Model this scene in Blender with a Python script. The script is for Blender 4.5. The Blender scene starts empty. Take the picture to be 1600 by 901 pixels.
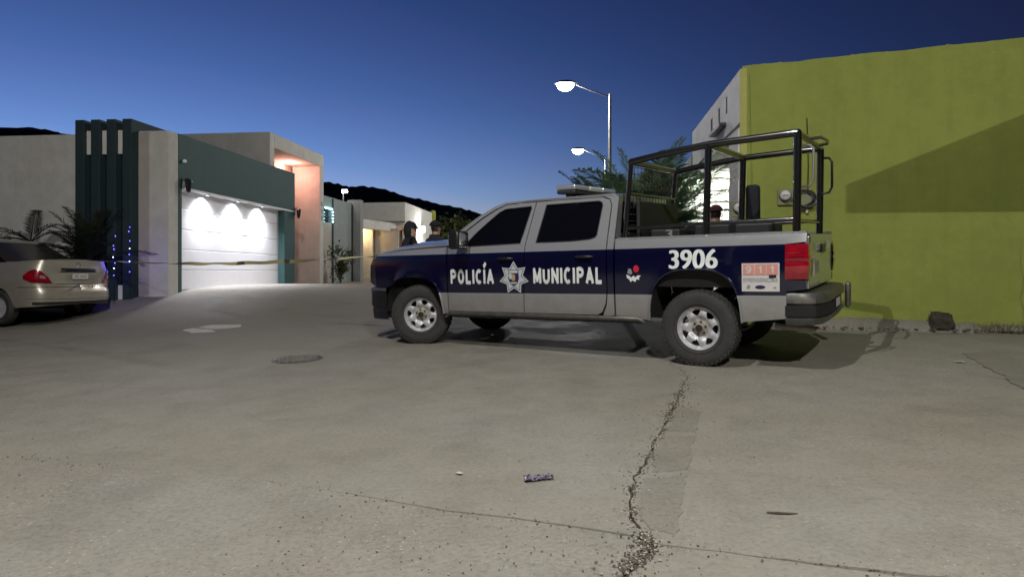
import bpy, bmesh, math, random
from mathutils import Vector, Matrix, geometry, noise
random.seed(7)
sc = bpy.context.scene
col = sc.collection
R = math.radians
# ------------------------------------------------------------------ camera
FPX, HZ = 1050.0, 427.0          # focal length in photo pixels (1600 wide), horizon row
cam_d = bpy.data.cameras.new('camera'); cam = bpy.data.objects.new('camera', cam_d); col.objects.link(cam)
cam_d.sensor_width = 36; cam_d.lens = 36*FPX/1600; cam_d.shift_y = -(450.5-HZ)/1600
cam_d.clip_start = .05; cam_d.clip_end = 3000
cam.location = (0, 0, 1.0); cam.rotation_euler = (R(90), 0, 0)
sc.camera = cam
sc.view_settings.view_transform = 'Standard'; sc.view_settings.look = 'None'
sc.view_settings.exposure = 0; sc.view_settings.gamma = 1
# ------------------------------------------------------------------ dusk sky
w = bpy.data.worlds.new('World'); sc.world = w; w.use_nodes = True
nt = w.node_tree; bg = nt.nodes['Background']
sky = nt.nodes.new('ShaderNodeTexSky'); sky.sky_type = 'NISHITA'; sky.sun_disc = False
sky.sun_elevation = R(-5.8); sky.sun_rotation = R(-36); sky.altitude = 0
sky.air_density = 1.0; sky.dust_density = 0.0; sky.ozone_density = 2.45
nt.links.new(sky.outputs[0], bg.inputs[0]); bg.inputs[1].default_value = 15.5
SKY = bg
# the sun is below the horizon: only a trace of twilight from where it set
sd = bpy.data.lights.new('sun', 'SUN'); sd.energy = 0.02; sd.angle = R(20); sd.color = (.75, .82, 1)
so = bpy.data.objects.new('sun', sd); col.objects.link(so); so.rotation_euler = (R(70), 0, R(24))
KEY_POS = Vector((2.0, -5.0, 8.2)); KEY_W = 1750; KEY2_POS = Vector((-1.9, 2.3, 8.9)); KEY2_W = 1900

# ------------------------------------------------------------------ helpers
def ss(a, b, x):
    t = max(0, min(1, (x-a)/(b-a))); return t*t*(3-2*t)
def lerp(a, b, t): return a+(b-a)*t
def interp(tab, x):
    if x <= tab[0][0]: return tab[0][1]
    for (x0, y0), (x1, y1) in zip(tab, tab[1:]):
        if x <= x1: return y0+(y1-y0)*(x-x0)/(x1-x0)
    return tab[-1][1]
def G(X, Y):
    Xc = max(-13, min(9, X)); Ye = Y if Y < 24 else 24+(1-math.exp(-(Y-24)/8))*5
    z = -.341+.0227*Xc+.0449*Ye
    z += .42*ss(12.6, 15.6, Y)*ss(-0.5, -7.0, X)*(1-ss(16.5, 26, Y))*(1-.55*ss(-8.0, -9.4, X)*ss(15.2, 14.0, Y))
    return z
def gpix(px, py):
    a = (px-800)/FPX; b = (py-HZ)/FPX
    Y = 1.341/(b+.0227*a+.0449); return (a*Y, Y)
def P(px, py, Y): return Vector(((px-800)/FPX*Y, Y, 1+(HZ-py)/FPX*Y))

def tag(o, label=None, cat=None, group=None, kind=None):
    if label: o['label'] = label
    if cat: o['category'] = cat
    if group: o['group'] = group
    if kind: o['kind'] = kind
    return o
def empty(name, loc=(0, 0, 0), rz=0, label=None, cat=None, group=None):
    o = bpy.data.objects.new(name, None); col.objects.link(o)
    o.location = loc; o.rotation_euler = (0, 0, rz); o.empty_display_size = .2
    return tag(o, label, cat, group)
def mobj(name, verts, faces, mat, parent=None, smooth=None, bevel=None, mi=None):
    me = bpy.data.meshes.new(name); me.from_pydata([tuple(v) for v in verts], [], faces); me.validate()
    for m in (mat if isinstance(mat, (list, tuple)) else [mat]): me.materials.append(m)
    if mi:
        for p, i in zip(me.polygons, mi): p.material_index = i
    if smooth is not None:
        me.polygons.foreach_set('use_smooth', [True]*len(me.polygons))
        me.set_sharp_from_angle(angle=R(smooth))
    o = bpy.data.objects.new(name, me); col.objects.link(o)
    if parent: o.parent = parent
    if bevel:
        b = o.modifiers.new('bevel', 'BEVEL'); b.width = bevel; b.segments = 2; b.limit_method = 'ANGLE'; b.angle_limit = R(40)
    return o
class MB:
    def __init__(s): s.v = []; s.f = []; s.mi = []; s.cur = 0
    def _add(s, vs, fs):
        n = len(s.v); s.v += [Vector(v) for v in vs]; s.f += [tuple(i+n for i in f) for f in fs]; s.mi += [s.cur]*len(fs); return s
    def box(s, x0, x1, y0, y1, z0, z1, m=None):
        vs = [Vector(p) for p in ((x0,y0,z0),(x1,y0,z0),(x1,y1,z0),(x0,y1,z0),(x0,y0,z1),(x1,y0,z1),(x1,y1,z1),(x0,y1,z1))]
        if m: vs = [m @ v for v in vs]
        return s._add(vs, [(0,3,2,1),(4,5,6,7),(0,1,5,4),(1,2,6,5),(2,3,7,6),(3,0,4,7)])
    def tube(s, path, r, n=10, caps=True, closed=False):
        path = [Vector(p) for p in path]; rs = r if isinstance(r, (list, tuple)) else [r]*len(path)
        rings = []; up = None
        for i, p in enumerate(path):
            a = path[i-1] if (i or closed) else p; b = path[(i+1) % len(path)] if (i < len(path)-1 or closed) else p
            t = (b-a)
            t = t.normalized() if t.length > 1e-9 else Vector((0, 0, 1))
            if up is None or abs(up.dot(t)) > .99:
                up = Vector((0, 0, 1)) if abs(t.z) < .9 else Vector((1, 0, 0))
            u = (up-t*up.dot(t)).normalized(); v = t.cross(u); up = u
            rings.append([p+(u*math.cos(2*math.pi*k/n)+v*math.sin(2*math.pi*k/n))*rs[i] for k in range(n)])
        vs = [q for g in rings for q in g]; fs = []
        m = len(path)
        for i in range(m if closed else m-1):
            for k in range(n):
                a = i*n+k; b = i*n+(k+1) % n; c = ((i+1) % m)*n+(k+1) % n; d = ((i+1) % m)*n+k
                fs.append((a, b, c, d))
        if caps and not closed: fs += [tuple(range(n))[::-1], tuple(range((m-1)*n, m*n))]
        return s._add(vs, fs)
    def lathe(s, prof, n=32, m=None):      # prof (r, h): axis +Z, h along axis
        vs = []; fs = []
        for r, h in prof:
            for k in range(n):
                v = Vector((r*math.cos(2*math.pi*k/n), r*math.sin(2*math.pi*k/n), h)); vs.append(m @ v if m else v)
        for i in range(len(prof)-1):
            for k in range(n): fs.append((i*n+k, i*n+(k+1) % n, (i+1)*n+(k+1) % n, (i+1)*n+k))
        return s._add(vs, fs)
    def disc(s, r, h, n=24, m=None, sy=1):
        vs = [Vector((r*math.cos(2*math.pi*k/n), sy*r*math.sin(2*math.pi*k/n), h)) for k in range(n)]
        if m: vs = [m @ v for v in vs]
        return s._add(vs, [tuple(range(n))])
    def grid(s, fn, us, vs_):
        nu, nv = len(us), len(vs_)
        return s._add([fn(u, v) for u in us for v in vs_], [(i*nv+j, (i+1)*nv+j, (i+1)*nv+j+1, i*nv+j+1) for i in range(nu-1) for j in range(nv-1)])
    def build(s, name, mat, parent=None, smooth=None, bevel=None):
        return mobj(name, s.v, s.f, mat, parent, smooth, bevel, s.mi if isinstance(mat, (list, tuple)) else None)
def lin(a, b, n): return [a+(b-a)*i/n for i in range(n+1)]
def axis_m(loc, d):          # matrix whose +Z is d
    return Matrix.Translation(Vector(loc)) @ Vector(d).to_track_quat('Z', 'Y').to_matrix().to_4x4()
def inside(p, poly):
    x, y = p; c = False; j = len(poly)-1
    for i in range(len(poly)):
        xi, yi = poly[i]; xj, yj = poly[j]
        if (yi > y) != (yj > y) and x < (xj-xi)*(y-yi)/(yj-yi)+xi: c = not c
        j = i
    return c
def dens(poly, step):
    out = []
    for i, a in enumerate(poly):
        b = poly[(i+1) % len(poly)]; L = math.hypot(b[0]-a[0], b[1]-a[1]); n = max(1, int(L/step+.5))
        out += [(lerp(a[0], b[0], k/n), lerp(a[1], b[1], k/n)) for k in range(n)]
    return out
def cdt(outline, holes=(), step=.1, inner=True):
    polys = [dens(outline, step)]+[dens(h, step) for h in holes]
    pts = []; ed = []
    for pl in polys:
        n = len(pts); pts += pl; ed += [(n+i, n+(i+1) % len(pl)) for i in range(len(pl))]
    if inner:
        bp = list(pts)
        x0 = min(p[0] for p in pts); x1 = max(p[0] for p in pts); y0 = min(p[1] for p in pts); y1 = max(p[1] for p in pts)
        cell = {}
        for p in bp: cell.setdefault((int(p[0]//step), int(p[1]//step)), []).append(p)
        x = x0+step*.5
        while x < x1:
            y = y0+step*.5
            while y < y1:
                q = (x, y); ok = inside(q, polys[0]) and not any(inside(q, h) for h in polys[1:])
                if ok:
                    cx, cy = int(x//step), int(y//step)
                    for i in (-1, 0, 1):
                        for j in (-1, 0, 1):
                            for p in cell.get((cx+i, cy+j), ()):
                                if abs(p[0]-x) < step*.45 and abs(p[1]-y) < step*.45: ok = False
                if ok: pts.append(q)
                y += step
            x += step
    vs, _, fs, *_ = geometry.delaunay_2d_cdt([Vector(p) for p in pts], ed, [], 0, 1e-6)
    tri = []
    for f in fs:
        c = (sum(vs[i][0] for i in f)/3, sum(vs[i][1] for i in f)/3)
        if inside(c, polys[0]) and not any(inside(c, h) for h in polys[1:]): tri.append(tuple(f))
    return [tuple(v) for v in vs], tri
def panel(name, outline, fn, mat, parent, holes=(), step=.1, thick=.02, back=(0, -1, 0), smooth=35, flip=False, bevel=None):
    pts, tri = cdt(outline, holes, step)
    V = [Vector(fn(u, v)) for u, v in pts]; n = len(V)
    fs = [t[::-1] if flip else t for t in tri]
    if thick:
        bk = Vector(back)*thick; cnt = {}
        for t in fs:
            for i in range(3):
                a, b = t[i], t[(i+1) % 3]; cnt[(a, b)] = 1
        V += [v+bk for v in V]
        edge = [(a, b) for a, b in cnt if (b, a) not in cnt]
        fs = fs+[tuple(i+n for i in t[::-1]) for t in fs]+[(b, a, a+n, b+n) for a, b in edge]
    return mobj(name, V, fs, mat, parent, smooth, bevel)
def text(name, body, box, fn, mat, parent, bold=.012, shear=0, strike=0):
    c = bpy.data.curves.new(name, 'FONT'); c.body = body; c.size = 1; c.offset = bold; c.resolution_u = 4; c.shear = shear
    o = bpy.data.objects.new('tmp_text', c); col.objects.link(o)
    me = bpy.data.meshes.new_from_object(o.evaluated_get(bpy.context.evaluated_depsgraph_get()))
    bpy.data.objects.remove(o); bpy.data.curves.remove(c)
    xs = [v.co.x for v in me.vertices]; ys = [v.co.y for v in me.vertices]
    u0, u1, v0, v1 = box
    for v in me.vertices:
        u = lerp(u0, u1, (v.co.x-min(xs))/(max(xs)-min(xs))); q = lerp(v0, v1, (v.co.y-min(ys))/(max(ys)-min(ys)))
        v.co = Vector(fn(u, q))
    if strike:
        vv = [v.co.copy() for v in me.vertices]; ff = [tuple(p.vertices) for p in me.polygons]; n = len(vv); V = []; F = []
        for k, (dx, dd) in enumerate(((0, 0), (strike, .0004), (-strike, .0008))):
            V += [v+Vector((dx, math.copysign(dd, v.y), 0)) for v in vv]; F += [tuple(i+k*n for i in f) for f in ff]
        me = bpy.data.meshes.new(name); me.from_pydata(V, [], F)
    me.materials.clear(); me.materials.append(mat)
    ob = bpy.data.objects.new(name, me); col.objects.link(ob); ob.parent = parent; me.name = name
    return ob
def _arc(cx, cy, rx, ry, a0, a1, n=10): return [(cx+rx*math.cos(R(a0+(a1-a0)*i/n)), cy+ry*math.sin(R(a0+(a1-a0)*i/n))) for i in range(n+1)]
STROKE = {   # condensed bold capitals: (width, polylines) in a unit-height cell
 'P': (.52, [[(0, 0), (0, 1)], [(0, 1), (.27, 1)]+_arc(.27, .74, .25, .26, 90, -90)+[(0, .48)]]),
 'O': (.56, [_arc(.28, .5, .28, .5, 0, 360, 28)]), 'L': (.42, [[(0, 1), (0, 0), (.42, 0)]]), 'I': (.0, [[(0, 0), (0, 1)]]), '1': (.2, [[(0, .76), (.2, 1), (.2, 0)]]), '9': (.5, [_arc(.25, .68, .25, .32, 0, 360, 20), [(.5, .68), (.48, .35), (.38, .1), (.2, 0), (.04, .06)]]),
 'C': (.52, [_arc(.28, .5, .28, .5, 48, 312, 24)]), 'Í': (.0, [[(0, 0), (0, 1)], [(-.02, 1.40), (.13, 1.58)]]), 'A': (.58, [[(0, 0), (.29, 1), (.58, 0)], [(.1, .30), (.48, .30)]]),
 'M': (.66, [[(0, 0), (0, 1), (.33, .12), (.66, 1), (.66, 0)]]), 'U': (.54, [[(0, 1), (0, .28)]+_arc(.27, .28, .27, .28, 180, 360)+[(.54, 1)]]), 'N': (.54, [[(0, 0), (0, 1), (.54, 0), (.54, 1)]])}
def stroke_text(name, body, x0, x1, z0, z1, fn, mat, parent, th=.19, gap=.20):
    pens = []; cx = 0
    for ch in body:
        w_, pls = STROKE[ch]; pens += [[(cx+th/2+u, v) for u, v in pl] for pl in pls]; cx += w_+th+gap
    tot = cx-gap; V = []; F = []; k = 0; H_ = z1-z0; ysc = (1-th)
    for pl in pens:
        for a, b_ in zip(pl, pl[1:]):
            A_ = Vector((a[0], th/2+a[1]*ysc)); B_ = Vector((b_[0], th/2+b_[1]*ysc)); d = (B_-A_); d = d.normalized() if d.length > 1e-6 else Vector((1, 0)); nn = Vector((-d.y, d.x))*th/2; ext = d*th*.30*(len(pl) < 8)
            n = len(V); q = [A_-ext+nn, A_-ext-nn, B_+ext-nn, B_+ext+nn]
            V += [Vector(fn(lerp(x0, x1, c.x/tot), lerp(z0, z1, max(0, min(1, c.y)) if c.y < 1.06 else c.y)))+Vector((0, 0, 0)) for c in q]
            for v in V[n:]: v.y += math.copysign(.00012*(k % 7), v.y)
            F.append((n, n+1, n+2, n+3)); k += 1
    return mobj(name, V, F, mat, parent)
# ------------------------------------------------------------------ materials
def srgb(r, g, b):
    f = lambda c: (c/255/12.92) if c/255 <= .04045 else ((c/255+.055)/1.055)**2.4
    return (f(r), f(g), f(b))
class NT:
    def __init__(s, name):
        s.m = bpy.data.materials.new(name); s.m.use_nodes = True; s.t = s.m.node_tree; s.b = s.t.nodes['Principled BSDF']
        s.tc = None
    def n(s, t, **kw):
        nd = s.t.nodes.new('ShaderNode'+t)
        for k, v in kw.items(): setattr(nd, k, v)
        return nd
    def l(s, a, b): s.t.links.new(a, b)
    def co(s, kind='Object'):
        if s.tc is None: s.tc = s.n('TexCoord')
        return s.tc.outputs[kind]
    def noise(s, scale, detail=4, rough=.6, vec=None):
        nd = s.n('TexNoise'); nd.inputs['Scale'].default_value = scale; nd.inputs['Detail'].default_value = detail; nd.inputs['Roughness'].default_value = rough
        s.l(vec or s.co(), nd.inputs['Vector']); return nd.outputs[0]
    def ramp(s, fac, stops):
        nd = s.n('ValToRGB'); e = nd.color_ramp.elements
        while len(e) < len(stops): e.new(.5)
        for el, (p, c) in zip(e, stops): el.position = p; el.color = (*c, 1) if len(c) == 3 else c
        s.l(fac, nd.inputs[0]); return nd.outputs[0]
    def mix(s, fac, a, b, mode='MIX'):
        nd = s.n('MixRGB', blend_type=mode)
        for sock, v in ((nd.inputs[0], fac), (nd.inputs[1], a), (nd.inputs[2], b)):
            if isinstance(v, (int, float)): sock.default_value = v
            elif isinstance(v, tuple): sock.default_value = (*v, 1)
            else: s.l(v, sock)
        return nd.outputs[0]
    def math(s, op, a, b=0.0):
        nd = s.n('Math', operation=op)
        for sock, v in ((nd.inputs[0], a), (nd.inputs[1], b)):
            if isinstance(v, (int, float)): sock.default_value = v
            else: s.l(v, sock)
        return nd.outputs[0]
    def bump(s, h, strength=.3, dist=.02):
        nd = s.n('Bump'); nd.inputs['Strength'].default_value = strength; nd.inputs['Distance'].default_value = dist
        s.l(h, nd.inputs['Height']); s.l(nd.outputs[0], s.b.inputs['Normal'])
    def col(s, c):
        if isinstance(c, tuple): s.b.inputs['Base Color'].default_value = (*c, 1)
        else: s.l(c, s.b.inputs['Base Color'])
    def set(s, **kw):
        for k, v in kw.items():
            i = s.b.inputs[k.replace('_', ' ')]
            if isinstance(v, (int, float)): i.default_value = v
            elif isinstance(v, tuple): i.default_value = (*v, 1)
            else: s.l(v, i)
GR = (.5, .5, .5)
def plain(name, c, rough=.6, metal=0, var=.12, scale=6, bump=0, coat=0, bscale=60):
    t = NT(name); nz = t.noise(scale)
    t.col(t.mix(t.ramp(nz, [(.3, (1-var,)*3), (.7, (1+var*.6,)*3)]), c, c) if False else t.mix(1.0, c, t.ramp(nz, [(.3, (1-var,)*3), (.7, (1, 1, 1))]), 'MULTIPLY'))
    t.set(Roughness=rough, Metallic=metal)
    if coat: t.set(Coat_Weight=coat, Coat_Roughness=.06)
    if bump: t.bump(t.noise(bscale, 5), bump, .01)
    return t.m
def plaster(name, c, stain=(.75, .72, .66), rough=.85, amount=.5):
    t = NT(name)
    big = t.noise(.55, 5, .65); mid = t.noise(3.2, 6, .7)
    mp = t.n('Mapping'); t.l(t.co(), mp.inputs[0]); mp.inputs['Scale'].default_value = (5, 5, .35)
    streak = t.noise(1.0, 4, .6, mp.outputs[0])
    c1 = t.mix(t.ramp(big, [(.35, (0, 0, 0)), (.7, (amount,)*3)]), c, tuple(a*b for a, b in zip(c, stain)))
    c2 = t.mix(t.ramp(streak, [(.5, (0, 0, 0)), (.75, (.35*amount,)*3)]), c1, tuple(a*.6 for a in c))
    c3 = t.mix(.35, c2, t.ramp(mid, [(.3, (.55,)*3), (.65, (1.0,)*3)]), 'MULTIPLY')
    vc = t.n('TexVoronoi', feature='DISTANCE_TO_EDGE'); vc.inputs['Scale'].default_value = .55; dv_ = t.n('MixRGB'); dv_.inputs[0].default_value = .12
    nv = t.n('TexNoise'); nv.inputs['Scale'].default_value = 2.5; t.l(t.co(), nv.inputs['Vector']); t.l(t.co(), dv_.inputs[1]); t.l(nv.outputs['Color'], dv_.inputs[2]); t.l(dv_.outputs[0], vc.inputs['Vector'])
    hair = t.math('MULTIPLY', t.math('LESS_THAN', vc.outputs['Distance'], .0035), t.ramp(t.noise(.5, 3), [(.56, (0,)*3), (.66, (.5,)*3)]))
    c3 = t.mix(hair, c3, tuple(a*.4 for a in c))
    t.col(c3); t.set(Roughness=rough)
    t.bump(t.math('ADD', t.noise(45, 6, .7), t.math('MULTIPLY', mid, 1.2)), .25, .012)
    return t.m
def concrete(name, c, rough_ag=0.0, tint=(.9, .86, .78)):
    t = NT(name)
    big = t.noise(.35, 6, .62); mid = t.noise(2.3, 7, .68); fine = t.noise(38, 6, .75); vf = t.noise(160, 3, .6)
    base = t.mix(t.ramp(big, [(.36, (0, 0, 0)), (.66, (1, 1, 1))]), tuple(a*b for a, b in zip(c, tint)), c)
    base = t.mix(.34, base, t.ramp(mid, [(.28, (.52, .51, .5)), (.55, (.95,)*3), (.78, (1.12,)*3)]), 'MULTIPLY')
    base = t.mix(.45+.3*rough_ag, base, t.ramp(fine, [(.30, (.45,)*3), (.5, (1,)*3), (.72, (1.25,)*3)]), 'MULTIPLY')
    # dark and pale grains
    vo = t.n('TexVoronoi'); vo.inputs['Scale'].default_value = 26; t.l(t.co(), vo.inputs['Vector'])
    msk = t.math('MULTIPLY', t.math('LESS_THAN', vo.outputs['Distance'], .16+.14*rough_ag), t.ramp(t.noise(1.7, 4), [(.45-.14*rough_ag, (0, 0, 0)), (.6, (1, 1, 1))]))
    gc = t.mix(t.math('GREATER_THAN', t.noise(60, 0), .5), tuple(a*.35 for a in c), tuple(min(.8, a*1.9) for a in c))
    base = t.mix(t.math('MULTIPLY', msk, .40), base, gc)
    # oil and tyre stains
    st = t.noise(.9, 3, .5)
    base = t.mix(t.ramp(st, [(.58, (0, 0, 0)), (.75, (.30,)*3)]), base, tuple(a*.45 for a in c))
    t.col(base); t.set(Roughness=t.ramp(mid, [(.3, (.62,)*3), (.7, (.88,)*3)]), Specular_IOR_Level=.35)
    t.bump(t.math('ADD', t.math('MULTIPLY', fine, .7+1.2*rough_ag), t.math('ADD', t.math('MULTIPLY', mid, 2.5), t.math('MULTIPLY', vf, .25))), .55, .012)
    return t.m
def emit(name, c, s):
    t = NT(name); t.col(c); t.set(Emission_Color=c, Emission_Strength=s, Roughness=.4); return t.m
M = {}
M['slab'] = concrete('slab_concrete', (.272, .262, .228)); M['slab2'] = concrete('slab_concrete_worn', (.278, .267, .232), .2)
M['slab_rough'] = concrete('exposed_aggregate', (.282, .272, .241), .5); M['road'] = concrete('street_concrete', (.262, .250, .216), .1)
M['patch'] = concrete('patch_cement', (.243, .232, .199), .35); M['soil'] = plain('crack_soil', (.075, .066, .05), .95, bump=.6, var=.6, scale=25)
M['whitepatch'] = concrete('pale_cement', (.62, .61, .6), .1)
M['ground'] = plain('ground_earth', (.16, .14, .11), .95, var=.4)
M['green'] = plaster('olive_plaster', (.268, .315, .060), (.82, .80, .8), amount=.8)
M['green_edge'] = plaster('yellow_green_plaster', (.42, .43, .12)); M['white'] = plaster('white_plaster', (.80, .79, .74)); M['wside'] = plaster('bright_white_plaster', (.88, .88, .85))
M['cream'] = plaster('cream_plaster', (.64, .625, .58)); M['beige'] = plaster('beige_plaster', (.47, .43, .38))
M['teal'] = plaster('teal_plaster', (.030, .088, .088), (.8, .85, .85), .7); M['fin'] = plaster('dark_teal_plaster', (.022, .045, .05), (.7, .8, .8), .75)
M['grey'] = plaster('grey_plaster', (.30, .30, .295)); M['salmon'] = plaster('salmon_plaster', (.56, .40, .34))
M['pgreen'] = plaster('pale_green_plaster', (.30, .34, .33)); M['olive2'] = plaster('lime_plaster', (.36, .38, .06))
M['doorwhite'] = plain('door_white', (.78, .78, .8), .45, var=.06)
M['black'] = plain('black_paint', (.012, .012, .014), .35, bump=.05); M['blackplastic'] = plain('black_plastic', (.02, .02, .021), .6, bump=.15)
M['tube'] = plain('cage_tube', (.008, .009, .009), .25, metal=0, coat=1, var=.3)
M['rubber'] = plain('tyre_rubber', (.042, .041, .038), .8, var=.35, scale=9, bump=.3)
M['steelrim'] = plain('rim_silver', (.58, .58, .59), .42, metal=.25, var=.35, scale=14)
M['rust'] = plain('hub_rust', (.40, .36, .29), .6, metal=.2, var=.4, scale=30)
M['chrome'] = plain('chrome', (.75, .76, .78), .12, metal=1, var=.1); M['galv'] = plain('galvanised', (.22, .22, .21), .5, metal=.4)
M['bumper'] = plain('worn_bumper', (.17, .165, .15), .45, metal=.55, var=.45, scale=9, bump=.1)
M['red'] = plain('red_lens', (.33, .004, .016), .15, coat=1, var=.5, scale=10); M['red2'] = plain('dark_red_lens', (.22, .004, .012), .1, coat=1)
M['clear'] = plain('clear_lens', (.42, .44, .48), .1, metal=.4, coat=1); M['hlens'] = plain('headlamp_lens', (.10, .10, .12), .08, metal=.5, coat=1, var=.6, scale=18); M['amber'] = plain('amber_lens', (.5, .18, .02), .2)
M['letter'] = plain('reflective_white', (.74, .77, .74), .5, var=.08, scale=20); M['decal'] = plain('decal_white', (.60, .58, .56), .5)
M['salm_d'] = plain('decal_salmon', (.62, .27, .22), .5); M['grey_d'] = plain('decal_grey', (.26, .27, .26), .5); M['navy_d'] = plain('decal_navy', (.02, .025, .09), .4)
M['gold'] = plain('badge_gold', (.5, .32, .14), .5); M['badge'] = plain('badge_silver', (.52, .56, .55), .45); M['red_d'] = plain('red_reflection', (.55, .02, .05), .4)
M['iron'] = plain('dusty_iron', (.27, .255, .225), .75, metal=.2, var=.4, scale=20); M['steel_dk'] = plain('dark_steel', (.03, .03, .032), .55, metal=.3)
M['under'] = plain('underbody', (.012, .012, .012), .9)
M['cloth'] = plain('dark_cloth', (.012, .014, .018), .9, bump=.4, var=.3); M['cloth2'] = plain('navy_cloth', (.022, .025, .042), .9, bump=.4, var=.3)
M['skin'] = plain('skin', (.42, .24, .17), .5, var=.1); M['hair'] = plain('hair', (.01, .008, .007), .6); M['maroon'] = plain('maroon_cloth', (.055, .010, .018), .85, bump=.3)
M['bark'] = plain('bark', (.09, .075, .055), .9, bump=.8, var=.4)
M['mbase'] = plain('meter_box_paint', (.22, .23, .12), .6, var=.3); M['stump'] = plain('stump_dark', (.065, .052, .036), .95, bump=.8, var=.6, scale=12); M['grille'] = plain('grille_black', (.01, .01, .012), .3)
def glass(name, c, rough=.03, tr=.12):
    t = NT(name); t.col(c); t.set(Roughness=rough, Specular_IOR_Level=.6)
    tb = t.n('BsdfTransparent'); tb.inputs[0].default_value = (.5, .52, .55, 1); mx = t.n('MixShader'); mx.inputs[0].default_value = 1-tr
    t.l(tb.outputs[0], mx.inputs[1]); t.l(t.b.outputs[0], mx.inputs[2]); t.l(mx.outputs[0], t.t.nodes['Material Output'].inputs[0]); return t.m
M['tint'] = glass('tinted_glass', (.004, .004, .006)); M['wglass'] = glass('window_glass', (.012, .016, .03), .05, .05); M['dusty'] = glass('dusty_glass', (.035, .031, .028), .22, .08)
def leaf(name, c, c2):
    t = NT(name); oi = t.noise(1.3, 3)
    t.col(t.mix(oi, c, c2)); t.set(Roughness=.5, Specular_IOR_Level=.3)
    tr = t.n('BsdfTranslucent'); tr.inputs[0].default_value = (*[x*1.3 for x in c2], 1); ad = t.n('MixShader'); ad.inputs[0].default_value = .3
    t.l(t.b.outputs[0], ad.inputs[1]); t.l(tr.outputs[0], ad.inputs[2]); t.l(ad.outputs[0], t.t.nodes['Material Output'].inputs[0]); return t.m
M['palm'] = leaf('palm_leaf', (.08, .14, .075), (.12, .19, .10)); M['leafd'] = leaf('dark_leaf', (.018, .026, .014), (.035, .045, .02))
M['bush'] = leaf('bush_leaf', (.04, .06, .025), (.09, .10, .03)); M['dry'] = leaf('dry_leaf', (.12, .085, .05), (.17, .13, .07))
M['hill'] = plain('hill_forest', (.030, .036, .026), .95, var=.6, scale=.08)
# livery: silver over navy over silver, in truck coordinates
t = NT('livery_paint'); sx = t.n('SeparateXYZ'); t.l(t.co(), sx.inputs[0])
zr = t.math('ADD', sx.outputs[2], t.math('MULTIPLY', t.math('SUBTRACT', sx.outputs[0], 2.0), .013))
navy = t.math('MULTIPLY', t.math('LESS_THAN', zr, 1.232), t.math('GREATER_THAN', zr, .728))
silver = (.46, .47, .48)
dust = t.math('MULTIPLY', t.ramp(t.noise(5, 6, .7), [(.25, (.4,)*3), (.7, (1,)*3)]), t.ramp(zr, [(.40, (.95,)*3), (.715, (.55,)*3), (.73, (.0,)*3)]))
cc = t.mix(navy, silver, (.0022, .003, .022)); cc = t.mix(t.math('MULTIPLY', dust, .85), cc, (.215, .19, .155))
t.col(cc); t.set(Metallic=t.math('MULTIPLY', t.math('SUBTRACT', 1.0, navy), .5), Roughness=t.math('ADD', .20, t.math('MULTIPLY', dust, .4)), Coat_Weight=.9, Coat_Roughness=.04)
M['livery'] = t.m
t = NT('silver_paint'); t.col(t.mix(t.math('MULTIPLY', t.noise(5, 5), .2), silver, (.3, .28, .25))); t.set(Metallic=.5, Roughness=.28, Coat_Weight=.9, Coat_Roughness=.04); M['silver'] = t.m
t = NT('champagne_paint'); t.col(t.mix(t.ramp(t.noise(4, 6, .7), [(.35, (0,)*3), (.75, (.6,)*3)]), (.42, .39, .32), (.31, .28, .225))); t.set(Metallic=.45, Roughness=.34, Coat_Weight=.6, Coat_Roughness=.1); M['champ'] = t.m
t = NT('barrier_tape'); mp = t.n('Mapping'); t.l(t.co('UV'), mp.inputs[0])
t.col(t.mix(t.ramp(t.noise(2.2, 1, .5), [(.62, (0,)*3), (.65, (1,)*3)]), (.62, .58, .30), (.10, .09, .06))); t.set(Roughness=.4); M['tape'] = t.m

# ------------------------------------------------------------------ ground
ux = sorted(set([-400, -200, -100, -60, -40, -30, -24, -20, -16]+[round(-14+i*.7, 2) for i in range(41)]+[16, 20, 24, 30, 40, 60, 100, 200, 400]))
uy = sorted(set([-40, -20, -10, -4]+[round(-2+i*.7, 2) for i in range(60)]+[42, 46, 52, 60, 75, 100, 140, 200, 300, 420]))
tag(MB().grid(lambda u, v: (u, v, G(u, v)-.05), ux, uy).build('ground', M['ground'], None, 60), 'bare earth under and beyond the street', 'ground', kind='structure')
SX0, SX1, SY0, SY1 = -7.5, 6.2, .9, 8.9
# crack path between the slabs, from the photograph's crack
crk = [gpix(*p) for p in ((965, 901), (1000, 870), (1020, 852), (1003, 838), (990, 812), (985, 782), (991, 745), (1012, 718), (1024, 690), (1036, 668), (1050, 640), (1062, 612), (1075, 588))]
dv = Vector(crk[0])-Vector(crk[1]); dv = dv.normalized()
low = [(crk[0][0]+dv.x*k, crk[0][1]+dv.y*k) for k in (.5, 1.0)]; low = low[::-1]
path = [(low[0][0]-.1, SY0)]+[p for p in low if p[1] > SY0+.1]+crk+[(crk[-1][0]+.05, SY1)]
def densl(pl, step):
    out = []
    for a, b in zip(pl, pl[1:]):
        n = max(1, int(math.hypot(b[0]-a[0], b[1]-a[1])/step)); out += [(lerp(a[0], b[0], k/n), lerp(a[1], b[1], k/n)) for k in range(n)]
    return out+[pl[-1]]
def jag(pl, amp, step, side, wfn):
    out = []
    d = densl(pl, step)
    for i, p in enumerate(d):
        a = Vector(d[max(0, i-1)]); b = Vector(d[min(len(d)-1, i+1)]); t = (b-a).normalized(); nrm = Vector((-t.y, t.x))
        e = noise.noise(Vector((p[0]*9, p[1]*9, 3.1)))*amp*1.4+noise.noise(Vector((p[0]*40, p[1]*40, side*3)))*amp*.5
        off = side*wfn(p)+e if 0 < i < len(d)-1 else side*wfn(p)
        out.append((p[0]+nrm.x*off, p[1]+nrm.y*off))
    return out
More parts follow.
